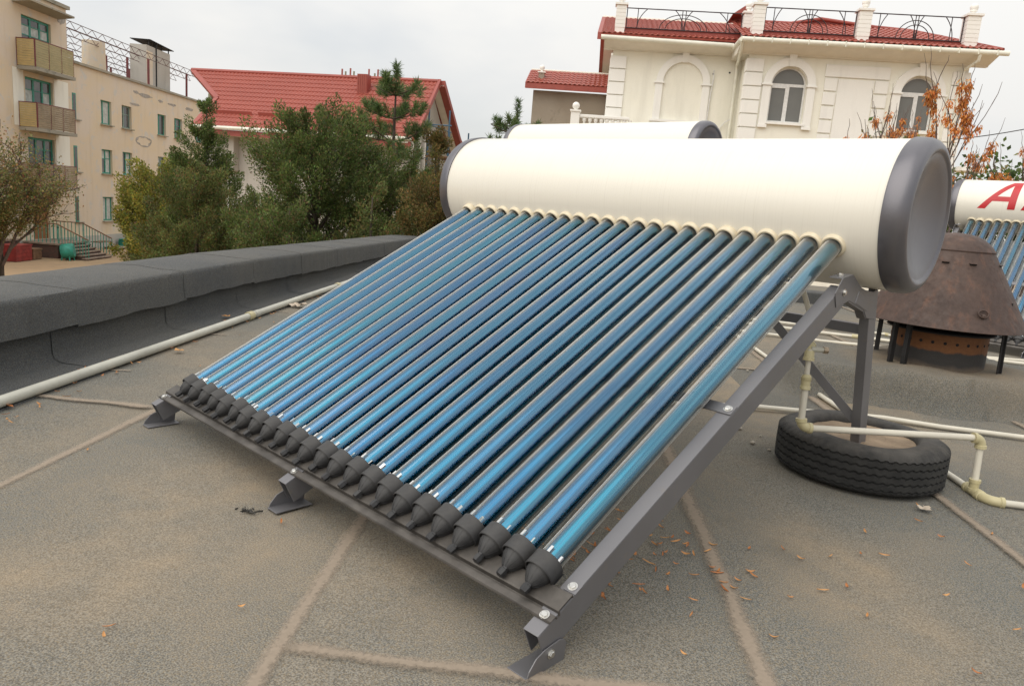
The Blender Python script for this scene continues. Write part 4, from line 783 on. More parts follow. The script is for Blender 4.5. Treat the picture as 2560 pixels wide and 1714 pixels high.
for x in (7.8, 8.6, 9.6, 10.6): MB().box(x - 0.03, x + 0.03, 1.03, 1.09, 9.25, 9.56).build('canopy_leg', 'black_iron', cc)
MB().box(8.62, 8.68, 0.93, 0.985, 6.42, 9.5).build('drain_post', 'black_iron', cc)

# ------------------------------------------------------------------ tiled roofs
def tile_mesh(wd, ht):
    b = MB(); n = 6; P0, P1, PF = [], [], []
    for i in range(n + 1):
        x = wd * i / n; a = 2 * PI * i / n; h = 0.038 * (0.5 - 0.5 * math.cos(a)); P0.append((x, 0, h + 0.026)); P1.append((x, ht * 1.04, h + 0.004)); PF.append((x, 0, h - 0.002))
    b.grid([PF, P0, P1]); return b
def tile_roof(roof, o, ex, ey, inside, u0, u1, v0, v1, wd=0.19, ht=0.35, lim=300, score=None):
    # o: origin, ex along the eave, ey up the slope; tiles whose centre passes inside() are laid one by one
    ex, ey = Vector(ex).normalized(), Vector(ey).normalized(); ez = ex.cross(ey); M0 = Matrix((ex, ey, ez)).transposed().to_4x4(); o = Vector(o)
    cells = []; nu, nv = int(round((u1 - u0) / wd)), int(round((v1 - v0) / ht)); 
    for j in range(nv):
        for i in range(nu):
            u, v = u0 + i * wd, v0 + j * ht
            if inside(u + wd / 2, v + ht * 0.5): cells.append((u, v))
    cells.sort(key=score or (lambda c: 0)); base = tile_mesh(wd, ht); me = base.mesh('tile', 70)
    for (u, v) in cells[:lim]:
        t_ = link('tile', me, 'red_tile', roof); t_.matrix_local = Matrix.Translation(o + ex * u + ey * v) @ M0
    if len(cells) > lim:
        b = MB()
        for (u, v) in cells[lim:]: b.add([o + ex * (u + q[0]) + ey * (v + q[1]) + ez * q[2] for q in base.v], base.f)
        k = b.build('tiles', 'red_tile', roof, 70); k['kind'] = 'stuff'

# ------------------------------------------------------------------ B: house with the long red roof
BO = (-25.629, 15.365, 0.0); BR = math.atan2(0.511, 0.859)
B = thing('red_roof_house', 'pale grey house under a long red tiled roof behind the junipers', 'house', BO, BR)
RD, EZ, RZ = 3.6, 3.12, 5.87; ey = Vector((0, RD, RZ - EZ)); SL = ey.length; eyn = ey / SL
def bpoly(pts, off=0.0):                                         # roof plane: (u along the eave, fraction up the slope)
    nrm = Vector((0, -eyn.z, eyn.y)); return [Vector((u, 0, EZ)) + ey * f_ + nrm * off for u, f_ in pts]
OUT = [(-5.45, 0.0), (4.35, 0.0), (4.02, 1.0), (-8.08, 1.0), (-5.53, 0.485)]
b = MB(); b.prism(bpoly(OUT, -0.10), Vector((0, -eyn.z, eyn.y)) * 0.105); rf = b.build('roof', 'red_tile', B, None, None, True)
def in_b(u, v):
    f_ = v / SL; left = -5.47 if f_ < 0.485 else -5.53 - 2.53 * (f_ - 0.485) / 0.515; return left + 0.02 < u < 4.35 - 0.33 * f_ - 0.02 and 0 <= f_ <= 1.0
tile_roof(rf, (0, 0, EZ), (1, 0, 0), ey, in_b, -8.3, 4.45, 0.0, SL, 0.19, 0.348, 300, lambda c: -c[0])
b = MB(); b.tube([bpoly([(-8.12, 1.0)], 0.03)[0], bpoly([(4.05, 1.0)], 0.03)[0]], 0.09, 8); b.build('ridge_cap', 'red_trim', rf, 40)
b = MB(); q = bpoly([(4.36, -0.01), (4.03, 1.0)], -0.10); b.prism([q[0], q[1], q[1] + Vector((0.12, 0, 0)), q[0] + Vector((0.12, 0, 0))], Vector((0, -0.06, 0.20))); b.build('verge_trim', 'red_trim', rf)
b = MB(); q = bpoly([(-5.45, 0.0), (-5.53, 0.485), (-8.08, 1.0)], -0.03); b.bar(q[0], q[1], 0.20, 0.20, (0, -eyn.z, eyn.y)); b.bar(q[1], q[2], 0.20, 0.20, (0, -eyn.z, eyn.y)); b.build('verge_trim', 'red_trim', rf)
b = MB(); b.prism([(-8.08, RD, RZ - 0.06), (4.02, RD, RZ - 0.06), (4.45, RD * 2 + 0.2, EZ - 0.15), (-5.5, RD * 2 + 0.2, EZ - 0.15)], (0, 0.05, 0.09)); b.build('rear_slope', 'red_trim', rf)
b = MB(); b.tube([(-5.4, -0.05, EZ - 0.04), (4.3, -0.05, EZ + 0.0)], 0.075, 8); b.build('gutter', 'gutter_white', rf, 40)
b = MB(); b.box(-5.4, 4.25, 0.03, 0.07, EZ - 0.34, EZ - 0.11); b.build('fascia', 'red_trim', rf)
b = MB(); b.box(-5.35, 4.15, 0.07, 0.85, EZ - 0.33, EZ - 0.28); b.build('soffit', 'soffit_cream', rf)
b = MB(); wall_mesh(b, -5.2, 3.75, YARD, EZ - 0.28, [(-4.75, -4.10, -0.35, 0.93), (-1.5, -0.4, -0.35, 0.93), (1.5, 2.6, -0.35, 0.93)], 0.85, 0.15); b.build('wall', 'grey_plaster', B)
b = MB(); b.box(-5.2, -3.85, 0.45, 0.845, 1.38, EZ - 0.30); b.build('upper_bay', 'grey_plaster', B)
for (a, b_) in ((-4.75, -4.10), (-1.5, -0.4), (1.5, 2.6)): window(B, a, b_, -0.35, 0.93, 0.93, 'upvc_white', (0.5,), (), 0.07, 'flue_green')
# right gable with its window, soffit and scaffold
b = MB(); b.add([(3.75, 0.85, YARD), (3.75, 6.6, YARD), (3.75, 6.6, EZ - 0.2), (3.75, RD, RZ - 0.3), (3.75, 0.85, EZ + 0.35)], [(0, 1, 2, 3, 4)]); b.build('gable_wall', 'grey_plaster', B)
b = MB(); b.prism([(3.70, 0, EZ - 0.12), (3.70, RD, RZ - 0.13), (3.70, RD, RZ - 0.17), (3.70, 0, EZ - 0.16)], (0.45, 0, 0)); b.prism([(3.70, RD, RZ - 0.13), (3.70, 7.4, EZ - 0.22), (3.70, 7.4, EZ - 0.26), (3.70, RD, RZ - 0.17)], (0.60, 0, 0)); b.build('gable_soffit', 'soffit_cream', B)
b = MB(); b.prism([(4.05, RD, RZ - 0.2), (4.05, 7.5, EZ - 0.35), (4.05, 7.5, EZ - 0.12), (4.05, RD, RZ + 0.06)], (0.30, 0, 0)); b.build('verge_trim', 'red_trim', rf)
for (y0, y1, z0, z1) in ((1.5, 2.2, 1.5, 3.3), (3.0, 4.3, 1.2, 3.5)):
    f = MB(); f.box(3.755, 3.84, y0 - 0.18, y1 + 0.18, z0 - 0.15, z0); f.box(3.755, 3.84, y0 - 0.18, y1 + 0.18, z1, z1 + 0.18); f.box(3.755, 3.84, y0 - 0.18, y0, z0, z1); f.box(3.755, 3.84, y1, y1 + 0.18, z0, z1); w_ = f.build('window', 'white_trim', B); MB().box(3.753, 3.765, y0, y1, z0, z1).build('pane', 'window_glass', w_)
for u, v0 in ((0.72, 0.70), (1.55, 0.88)):
    zb = EZ + (RZ - EZ) * v0; yy = RD * v0; b = MB(); hh = RZ + 0.02 - zb
    b.box(u, u + 0.46, yy, yy + 0.42, zb - 0.1, RZ + 0.02); k = b.build('chimney', 'red_trim', rf)
    for i in range(5): MB().box(u + 0.03 + i * 0.088, u + 0.07 + i * 0.088, yy - 0.018, yy, zb, RZ).build('rib', 'red_tile', k)
for i, u in enumerate((-0.55, -0.38, -0.15, 0.02, 0.74, 1.02, 1.17, 2.12, 2.22)):
    h = (0.38, 0.28, 0.42, 0.30, 0.42, 0.25, 0.42, 0.30, 0.20)[i]; MB().box(u - 0.028, u + 0.028, RD + 0.05, RD + 0.11, RZ - 0.05, RZ + h).build('vent_stub', 'red_trim' if i % 2 == 0 else 'flue_green', rf)
for (a, b_) in ((-5.3, -3.2), (-2.9, -1.1), (-0.3, 0.75), (1.2, 3.2)):
    q = bpoly([(a, 0.22), (b_, 0.22)], 0.03); nrm = Vector((0, -eyn.z, eyn.y)); MB().prism([q[0], q[1], q[1] + nrm * 0.13 + eyn * 0.05, q[0] + nrm * 0.13 + eyn * 0.05], -eyn * 0.02).build('snow_guard', 'red_trim', rf)
fl = thing('flue_pipe', 'greenish vertical flue pipe under the left prow of the red roof', 'flue', (0, 0, 0)); fl.matrix_world = Matrix.Translation(BO) @ Matrix.Rotation(BR, 4, 'Z')
MB().lathe([(YARD, 0.15), (4.70, 0.15), (4.71, 0.12), (4.5, 0.12)], (-6.22, 2.35, 0), (0, 0, 1), 16).build('flue', 'flue_green', fl, 40)
sc = thing('scaffold', 'dark blue tube scaffold against the gable of the red roofed house', 'scaffold', (0, 0, 0)); sc.matrix_world = Matrix.Translation(BO) @ Matrix.Rotation(BR, 4, 'Z')
for (x, y) in ((4.3, 1.9), (4.3, 4.8), (5.2, 1.9), (5.2, 4.8)): MB().tube([(x, y, YARD), (x, y, 4.5 - (y > 3) * 0.6)], 0.035, 6).build('standard', 'scaffold_blue', sc)
for z in (-0.6, 0.6, 1.9, 3.9): MB().tube([(4.3, 1.7, z), (4.3, 5.0, z)], 0.03, 6).build('ledger', 'scaffold_blue', sc); MB().tube([(4.2, 1.9, z), (5.3, 1.9, z)], 0.03, 6).build('transom', 'scaffold_blue', sc)
for z in (0.64, 2.6): MB().box(4.25, 5.25, 1.8, 4.9, z, z + 0.05).build('plank', 'brown_wood', sc)
# small red roof far behind
D = thing('far_red_roof_house', 'distant red tiled roof peeping out left of the near tank', 'house', (-30.8, 41.0, 0), BR)
b = MB(); b.prism([(-4, 0, 5.2), (6, 0, 5.2), (6, 3.5, 7.5), (-4, 3.5, 7.5)], (0, 0, 0.1)); rf2 = b.build('roof', 'red_trim', D, None, None, True)
tile_roof(rf2, (0, 0, 5.3), (1, 0, 0), (0, 3.5, 2.3), lambda u, v: 1.5 < u < 6 and v > 1.2, -4, 6, 0, 4.18, 0.25, 0.35, 200, lambda c: c[0])
b = MB(); b.box(-3.6, 5.6, 0.5, 6.5, YARD, 5.25); b.build('wall', 'grey_plaster', D)

# ------------------------------------------------------------------ C: cream villa
CO = (-10.485, 25.609, 0.0); CR = math.atan2(0.598, 0.801)
C = thing('cream_villa', 'cream villa with white quoins, arched windows and a red tiled roof', 'villa', CO, CR)
def arch_hole(b, a, b_, zs, y, reveal, n=16):                    # closes the corners above a round arch; hole box reaches zs + r
    r = (b_ - a) / 2; cx = (a + b_) / 2; top = zs + r
    for k in range(n):
        t0, t1 = PI * k / n, PI * (k + 1) / n; p0, p1 = (cx - r * math.cos(t0), zs + r * math.sin(t0)), (cx - r * math.cos(t1), zs + r * math.sin(t1))
        b.add([(p0[0], y, p0[1]), (p1[0], y, p1[1]), (p1[0], y, top), (p0[0], y, top)], [(0, 1, 2, 3)])
        b.add([(p0[0], y, p0[1]), (p1[0], y, p1[1]), (p1[0], y + reveal, p1[1]), (p0[0], y + reveal, p0[1])], [(3, 2, 1, 0)])
def archivolt(parent, cx, zs, ri, ro, y0, y1, mat='white_trim', key=True, n=20):
    b = MB()
    for k in range(n):
        t0, t1 = PI * k / n, PI * (k + 1) / n; q = lambda r, t_: (cx - r * math.cos(t_), y0, zs + r * math.sin(t_))
        b.prism([q(ri, t0), q(ro, t0), q(ro, t1), q(ri, t1)], (0, y1 - y0, 0))
    o = b.build('archivolt', mat, parent, 35)
    if key: MB().prism([(cx - 0.09, y0 - 0.03, zs + ri - 0.02), (cx + 0.09, y0 - 0.03, zs + ri - 0.02), (cx + 0.14, y0 - 0.03, zs + ro + 0.12), (cx - 0.14, y0 - 0.03, zs + ro + 0.12)], (0, y1 - y0 + 0.03, 0)).build('keystone', mat, o)
    return o
W1, W2 = (-0.62, 0.62, 4.62, 5.95), (3.90, 5.08, 4.62, 5.92)
b = MB(); hs = [(w_[0], w_[1], w_[2], w_[3] + (w_[1] - w_[0]) / 2) for w_ in (W1, W2)]
wall_mesh(b, -1.53, 6.05, YARD, 6.93, hs, 0.0, 0.22)
for w_ in (W1, W2): arch_hole(b, w_[0], w_[1], w_[3], 0.0, 0.22)
b.add([(-1.53, 0, YARD), (-1.53, 1.4, YARD), (-1.53, 1.4, 6.93), (-1.53, 0, 6.93)], [(3, 2, 1, 0)]); b.add([(6.05, 0, YARD), (6.05, 8, YARD), (6.05, 8, 6.93), (6.05, 0, 6.93)], [(0, 1, 2, 3)])
b.build('bay_wall', 'cream_plaster', C)
b = MB(); wall_mesh(b, -6.45, -1.53, YARD, 7.08, [], 1.4); b.add([(-6.45, 1.4, YARD), (-6.45, 9.0, YARD), (-6.45, 9.0, 7.08), (-6.45, 5.2, 9.0), (-6.45, 1.4, 7.08)], [(4, 3, 2, 1, 0)]); b.build('left_wall', 'cream_plaster', C)
b = MB(); b.box(-6.3, 6.0, 4.0, 9, YARD, 6.9); b.build('core', 'cream_plaster', C)
for w_ in (W1, W2):                                              # upvc frames: fanlight over two sashes
    a, b_, c, d = w_; cx, r = (a + b_) / 2, (b_ - a) / 2; y = 0.14; f = MB()
    n = 18
    for k in range(n):
        t0, t1 = PI * k / n, PI * (k + 1) / n; q = lambda rr, t_: (cx - rr * math.cos(t_), y, d + rr * math.sin(t_)); f.prism([q(r - 0.055, t0), q(r, t0), q(r, t1), q(r - 0.055, t1)], (0, 0.06, 0))
    f.box(a, a + 0.06, y, y + 0.06, c, d); f.box(b_ - 0.06, b_, y, y + 0.06, c, d); f.box(a, b_, y - 0.003, y + 0.063, d - 0.05, d + 0.05); f.box(a, b_, y - 0.003, y + 0.063, c, c + 0.07); f.box(cx - 0.075, cx + 0.065, y - 0.006, y + 0.066, c + 0.07, d - 0.05); f.box(a + 0.06, cx - 0.075, y - 0.02, y + 0.02, d - 0.11, d - 0.05)
    w0 = f.build('window', 'upvc_white', C)
    MB().box(a + 0.06, cx - 0.075, y + 0.025, y + 0.03, c + 0.07, d - 0.11).build('pane', 'grey_film', w0); MB().box(cx + 0.065, b_ - 0.06, y + 0.025, y + 0.03, c + 0.07, d - 0.05).build('pane', 'grey_film', w0)
    MB().prism([(cx - (r - 0.055) * math.cos(PI * k / n), y + 0.025, d + 0.05 + (r - 0.105) * math.sin(PI * k / n)) for k in range(n + 1)], (0, 0.005, 0)).build('pane', 'grey_film', w0)
    MB().box(a - 0.06, b_ + 0.10, -0.13, 0.14, c - 0.08, c - 0.003).build('sill', 'white_trim', w0)
    archivolt(C, cx, d, r + 0.02, r + 0.30, -0.10, 0.0)
    for (x0, x1) in ((a - 0.30, a - 0.02), (b_ + 0.02, b_ + 0.30)):
        k = MB().box(x0, x1, -0.09, 0.0, c - 0.10, d - 0.065).build('pilaster', 'white_trim', C); MB().box(x0 - 0.05, x1 + 0.05, -0.14, 0.0, d - 0.06, d - 0.002).build('impost', 'white_trim', k); MB().box(x0 - 0.02, x1 + 0.02, -0.12, 0.0, c - 0.21, c - 0.103).build('pilaster_foot', 'white_trim', k)
# blind arch on the left part
archivolt(C, -3.67, 6.02, 0.76, 1.02, 1.29, 1.4)
for (x0, x1) in ((-4.70, -4.43), (-2.91, -2.64)):
    k = MB().box(x0, x1, 1.31, 1.4, 4.62, 5.955).build('pilaster', 'white_trim', C); MB().box(x0 - 0.06, x1 + 0.06, 1.26, 1.4, 5.96, 6.017).build('impost', 'white_trim', k)
MB().box(-4.78, -2.56, 1.22, 1.4, 4.53, 4.615).build('blind_sill', 'white_trim', C); MB().box(-4.70, -4.45, 1.28, 1.4, 4.40, 4.527).build('sill_bracket', 'white_trim', C); MB().box(-2.89, -2.64, 1.28, 1.4, 4.40, 4.527).build('sill_bracket', 'white_trim', C)
# quoins
def quoins(x0, x1, y0, y1, zt, n, h=0.445, gap=0.035, dz=0.485):
    for k in range(n): MB().box(x0, x1, y0, y1, zt - k * dz - h, zt - k * dz).build('quoin', 'white_trim', C, None, 0.012)
quoins(-1.60, -0.98, -0.07, 0.30, 6.78, 8); quoins(-6.52, -5.90, 1.33, 1.75, 6.86, 8); quoins(5.53, 6.12, -0.07, 0.35, 6.72, 8)
for k in range(5):
    MB().box(1.22, 1.66, -0.06, 0.0, 5.84 - k * 0.49 - 0.03 + 0.02, 6.26 - k * 0.49).build('quoin', 'white_trim', C, None, 0.01); MB().box(2.97, 3.42, -0.06, 0.0, 5.83 - k * 0.49, 6.26 - k * 0.49).build('quoin', 'white_trim', C, None, 0.01)
MB().box(1.20, 3.43, -0.06, 0.0, 6.31, 6.73).build('lintel_panel', 'white_trim', C, None, 0.01); MB().box(1.70, 2.93, -0.02, 0.0, 3.8, 6.25).build('blind_panel', 'white_trim', C)
# eaves, gutters, roof
def eave(x0, x1, yw, z0, out_, zt):
    b = MB(); b.prism([(x0, yw + 0.1, z0), (x0, yw - 0.08, z0), (x0, yw - 0.10, z0 + 0.04), (x0, yw - out_, zt), (x0, yw - out_, zt + 0.06), (x0, yw + 0.1, zt + 0.06)], (x1 - x0, 0, 0)); return b.build('eave_soffit', 'soffit_cream', C)
eave(-1.98, 6.62, 0.0, 6.93, 0.80, 7.20); eave(-6.80, -1.98, 1.4, 7.08, 0.80, 7.30)
b = MB(); b.prism([(-1.975, 0.1, 6.93), (-1.53, 0.1, 6.93), (-1.53, 0.1, 7.0), (-1.985, 0.1, 7.25)], (0, 1.3, 0)); b.build('eave_soffit', 'soffit_cream', C)
b = MB(); b.tube([(-2.0, -0.88, 7.24), (6.85, -0.88, 7.24)], 0.085, 10); b.tube([(-2.0, -0.86, 7.24), (-2.0, 0.9, 7.26)], 0.085, 10); g1 = b.build('gutter', 'gutter_white', C, 40)
b = MB(); b.tube([(-6.95, 0.55, 7.36), (-2.05, 0.55, 7.30)], 0.085, 10); b.build('gutter', 'gutter_white', C, 40)
def bracketed(g_, xs, y, z):
    for x in xs: MB().box(x - 0.015, x + 0.015, y - 0.095, y + 0.08, z - 0.09, z + 0.09).build('gutter_clip', 'gutter_white', g_)
bracketed(g1, np.arange(-1.6, 6.8, 0.62), -0.88, 7.24)
b = MB(); b.tube([(-1.98, -0.80, 7.18), (-1.92, -0.55, 7.0), (-1.74, 1.22, 6.72), (-1.72, 1.26, 6.55), (-1.72, 1.26, YARD)], 0.055, 10); b.build('downpipe', 'gutter_white', C, 50)
b = MB(); b.tube([(5.95, -0.86, 7.18), (5.95, -0.82, 6.98), (5.82, -0.16, 6.78), (5.80, -0.14, 6.6), (5.80, -0.14, YARD)], 0.055, 10); b.build('downpipe', 'gutter_white', C, 50)
b = MB(); b.tube([(-2.55, 1.37, 6.55), (-2.53, 1.33, 6.3), (-2.58, 1.33, 5.6), (-2.62, 1.33, 4.2)], 0.022, 6); b.build('loose_cable', 'upvc_white', C, 50)
b = MB(); b.tube([(-1.78, 1.2, 4.75), (-1.95, 1.28, 4.62), (-2.25, 1.36, 4.2)], 0.02, 6); b.build('loose_cable', 'upvc_white', C, 50)
for x in (-2.55, -1.95): MB().lathe([(0, 0.0), (0, 0.035), (0.01, 0.035)], (x, 1.395, 6.42 if x < -2 else 6.5), (0, -1, 0), 8).build('wall_hole', 'dark_hole', C)
# roof of the left part: ridge along the front; gable on the left
lo, ro_ = -6.95, -1.75; EL, RL = (0.55, 7.42), (5.2, 9.08); eyl = Vector((0, RL[0] - EL[0], RL[1] - EL[1])); 
b = MB(); b.prism([(lo, EL[0], EL[1]), (ro_, EL[0], EL[1]), (ro_ + 1.5, RL[0], RL[1]), (lo, RL[0], RL[1])], (0, -0.03, 0.07)); rl_ = b.build('roof', 'red_trim', C, None, None, True)
tile_roof(rl_, (0, EL[0] - 0.03, EL[1] + 0.07), (1, 0, 0), eyl, lambda u, v: lo < u < ro_ + 1.5 * v / eyl.length, lo, ro_ + 1.6, 0, eyl.length, 0.20, 0.35, 260, lambda c: c[1])
b = MB(); b.prism([(lo - 0.12, RL[0], RL[1]), (ro_ + 1.5, RL[0], RL[1]), (ro_ + 1.5, 9.6, 7.3), (lo - 0.12, 9.6, 7.3)], (0, 0.03, 0.07)); b.build('rear_slope', 'red_trim', rl_)
b = MB(); b.prism([(lo - 0.14, EL[0], EL[1] - 0.16), (lo - 0.14, RL[0], RL[1] - 0.16), (lo - 0.14, RL[0], RL[1] + 0.10), (lo - 0.14, EL[0], EL[1] + 0.10)], (0.16, 0, 0)); b.prism([(lo - 0.14, RL[0], RL[1] - 0.16), (lo - 0.14, 9.6, 7.14), (lo - 0.14, 9.6, 7.4), (lo - 0.14, RL[0], RL[1] + 0.10)], (0.16, 0, 0)); b.build('verge_trim', 'red_trim', rl_)
b = MB(); b.prism([(lo, EL[0] + 0.1, EL[1] - 0.14), (lo, RL[0], RL[1] - 0.14), (lo, RL[0], RL[1] - 0.10), (lo, EL[0] + 0.1, EL[1] - 0.10)], (0.5, 0, 0)); b.prism([(lo, RL[0], RL[1] - 0.14), (lo, 9.6, 7.16), (lo, 9.6, 7.2), (lo, RL[0], RL[1] - 0.10)], (0.5, 0, 0)); b.build('gable_soffit', 'soffit_cream', C)
b = MB(); b.tube([(lo - 0.1, RL[0], RL[1] + 0.08), (ro_ + 1.5, RL[0], RL[1] + 0.08)], 0.07, 8); b.build('ridge_cap', 'soffit_cream', rl_, 40)
# gable side ornaments seen edge-on
for (y0, z0, z1, r) in ((3.2, 4.4, 5.9, 0.5), (5.4, 6.6, 7.2, 0.3), (6.8, 4.4, 5.9, 0.5)):
    b = MB()
    for k in range(14):
        t0, t1 = PI * k / 14, PI * (k + 1) / 14; q = lambda rr, t_: (-6.55, y0 - rr * math.cos(t_), z1 + rr * math.sin(t_)); b.prism([q(r, t0), q(r + 0.25, t0), q(r + 0.25, t1), q(r, t1)], (0.1, 0, 0))
    b.box(-6.55, -6.45, y0 - r - 0.25, y0 - r, z0, z1); b.box(-6.55, -6.45, y0 + r, y0 + r + 0.25, z0, z1); k = b.build('side_surround', 'white_trim', C); MB().box(-6.47, -6.455, y0 - r, y0 + r, z0, z1).build('side_pane', 'grey_film', k)
for k in range(8): MB().box(-6.54, -6.40, 1.76, 2.1, 6.86 - k * 0.485 - 0.445, 6.86 - k * 0.485).build('quoin', 'white_trim', C, None, 0.012)
# roof of the bay: hipped peaks
EB = (-0.80, 7.32)
b = MB(); b.add([(-1.98, EB[0], EB[1]), (6.72, EB[0], EB[1]), (6.72, 7.5, EB[1]), (-1.98, 7.5, EB[1]), (1.5, 3.0, 8.96), (3.6, 3.0, 8.74), (4.9, 3.0, 8.70), (0.4, 3.0, 8.74), (-1.0, 3.0, 8.74)], [(0, 1, 6, 5, 4, 7, 8), (1, 2, 6), (2, 3, 8, 7, 4, 5, 6), (3, 0, 8)]); rb_ = b.build('roof', 'red_trim', C)
eyb = Vector((0, 3.8, 1.42)); SB = eyb.length
tile_roof(rb_, (0, EB[0] - 0.02, EB[1] + 0.03), (1, 0, 0), eyb, lambda u, v: -1.98 < u < 6.70 - 1.75 * v / SB and v < SB * (0.98 + (0.14 * max(0, 1 - abs(u - 1.5) / 1.6))), -1.98, 6.75, 0, SB * 1.1, 0.20, 0.35, 300, lambda c: c[1])
b = MB(); P_ = [(-1.0, 3.0, 8.78), (0.4, 3.0, 8.78), (1.5, 3.0, 9.0), (3.6, 3.0, 8.80), (4.9, 3.0, 8.74), (6.7, -0.75, 7.38)]; b.tube(P_, 0.07, 8); b.build('ridge_cap', 'red_trim', rb_, 50)
b = MB(); b.prism([(-2.05, 1.8, 8.72), (-1.45, 1.8, 8.80), (-1.55, 1.8, 9.08)], (0, 1.5, 0)); b.build('dormer_peak', 'red_trim', C)
# roof-edge piers with balls and wrought-iron railings
def pier(x0, x1, yc, zb, zt, ball=True):
    w_ = (x1 - x0) / 2; xc = (x0 + x1) / 2; p_ = MB().box(x0 + 0.012, x1 - 0.012, yc - w_ + 0.012, yc + w_ - 0.012, zb - 0.3, zt - 0.07).build('pier', 'white_trim', C)
    n = 6; h = (zt - 0.09 - zb) / n
    for k in range(n): MB().box(x0, x1, yc - w_, yc + w_, zb + k * h + 0.008, zb + (k + 1) * h - 0.008).build('pier_block', 'white_trim', p_)
    MB().box(x0 - 0.05, x1 + 0.05, yc - w_ - 0.05, yc + w_ + 0.05, zt - 0.07, zt).build('pier_cap', 'white_trim', p_)
    if ball: MB().lathe([(0, 0.12), (0.03, 0.12), (0.05, 0.07), (0.09, 0.065), (0.12, 0.12)] + [(0.24 - 0.135 * math.cos(a), max(0.135 * math.sin(a), 0.0)) for a in np.linspace(0.9, PI, 10)], (xc, yc, zt), (0, 0, 1), 18).build('ball_finial', 'white_trim', p_, 50)
pier(-1.64, -1.24, -0.3, 7.64, 8.56); pier(1.93, 2.36, -0.3, 7.62, 8.54); pier(5.50, 5.94, -0.3, 7.62, 8.55); pier(-6.48, -6.10, 1.0, 7.78, 8.66); pier(-1.76, -1.44, 1.0, 7.8, 8.6)
def railing(x0, x1, y, zb, zt):
    b = MB(); r = 0.016; L = x1 - x0; H = zt - zb
    b.tube([(x0, y, zt), (x1, y, zt)], 0.02, 6); b.tube([(x0, y, zb), (x1, y, zb)], 0.02, 6)
    for f_ in (0.005, 0.995): b.tube([(x0 + L * f_, y, zb), (x0 + L * f_, y, zt)], 0.02, 6)
    for f_ in (0.10, 0.485, 0.515, 0.87): b.tube([(x0 + L * f_, y, zb), (x0 + L * f_, y, zt)], r, 5)
    cx = x0 + L * 0.5; 
    for rr in (L * 0.155, L * 0.205): b.tube([(cx - rr * math.cos(a), y, zb + min(1.0, 0.80 + 0.0) * H * math.sin(a) * rr / (L * 0.205) * 0.98) for a in np.linspace(0, PI, 21)], r, 5)
    for sx, f0, f1 in ((1, 0.10, 0.18), (-1, 0.90, 0.80)): b.tube([(x0 + L * (f0 + (f1 - f0) * (t_ ** 2.2)) * 1.0, y, zb + H * t_) for t_ in np.linspace(0, 1, 9)], r, 5)
    for f0, f1 in ((0.505, 0.57), (0.495, 0.42)): b.tube([(x0 + L * (f0 + (f1 - f0) * (t_ ** 2.5)), y, zb + H * t_) for t_ in np.linspace(0, 1, 9)], r, 5)
    o = b.build('railing', 'wrought_iron', C, 60); MB().box(x0, x1, y + 0.03, y + 0.12, zb - 0.22, zb + 0.02).build('railing_kerb', 'red_trim', o)
railing(-1.22, 1.91, -0.3, 7.68, 8.46); railing(2.38, 5.48, -0.3, 7.67, 8.45); railing(-6.08, -1.78, 1.0, 7.83, 8.53)
# annex behind on the left, balustrade in front of the gable
b = MB(); wall_mesh(b, -9.95, -6.4, YARD, 6.15, [], 6.4); b.add([(-9.95, 6.4, YARD), (-9.95, 9.4, YARD), (-9.95, 9.4, 6.15), (-9.95, 6.4, 6.15)], [(3, 2, 1, 0)]); b.build('annex_wall', 'concrete_grey', C)
eya = Vector((0, 1.9, 0.85)); b = MB(); b.prism([(-10.26, 5.95, 6.33), (-6.5, 5.95, 6.33), (-6.5, 7.85, 7.18), (-10.26, 7.85, 7.18)], (0, -0.02, 0.06)); ra_ = b.build('annex_roof', 'red_trim', C, None, None, True)
tile_roof(ra_, (0, 5.93, 6.39), (1, 0, 0), eya, lambda u, v: -10.26 < u < -6.5, -10.26, -6.5, 0, eya.length, 0.21, 0.35, 130, lambda c: c[1])
b = MB(); b.box(-10.28, -6.5, 5.90, 5.945, 6.14, 6.36); b.prism([(-10.30, 5.95, 6.16), (-10.30, 7.85, 7.0), (-10.30, 7.85, 7.26), (-10.30, 5.95, 6.42)], (0.05, 0, 0)); b.build('annex_fascia', 'red_trim', ra_)
MB().tube([(-10.26, 7.85, 7.27), (-6.5, 7.85, 7.27)], 0.06, 8).build('ridge_cap', 'soffit_cream', ra_, 40)
pf = MB().box(-9.78, -9.52, 6.55, 6.81, 6.55, 6.95).build('annex_post', 'concrete_grey', C); MB().box(-9.83, -9.47, 6.50, 6.86, 6.95, 7.0).build('post_cap', 'white_trim', pf); MB().lathe([(0, 0.09), (0.04, 0.05), (0.08, 0.05)] + [(0.19 - 0.12 * math.cos(a), max(0, 0.12 * math.sin(a))) for a in np.linspace(0.9, PI, 8)], (-9.65, 6.68, 7.0), (0, 0, 1), 14).build('ball_finial', 'white_trim', pf, 50)
bp = MB().box(-7.76, -7.44, -0.64, -0.36, 2.5, 4.46).build('balustrade_post', 'white_trim', C); MB().box(-7.80, -7.40, -0.68, -0.32, 4.46, 4.52).build('post_cap', 'white_trim', bp); MB().lathe([(0, 0.09), (0.02, 0.05)] + [(0.155 - 0.135 * math.cos(a), max(0, 0.135 * math.sin(a))) for a in np.linspace(0.5, PI, 9)], (-7.6, -0.5, 4.52), (0, 0, 1), 16).build('ball_finial', 'white_trim', bp, 50)
br_ = MB().box(-7.44, -5.6, -0.60, -0.40, 4.27, 4.38).build('balustrade_rail', 'white_trim', C, None, 0.02)
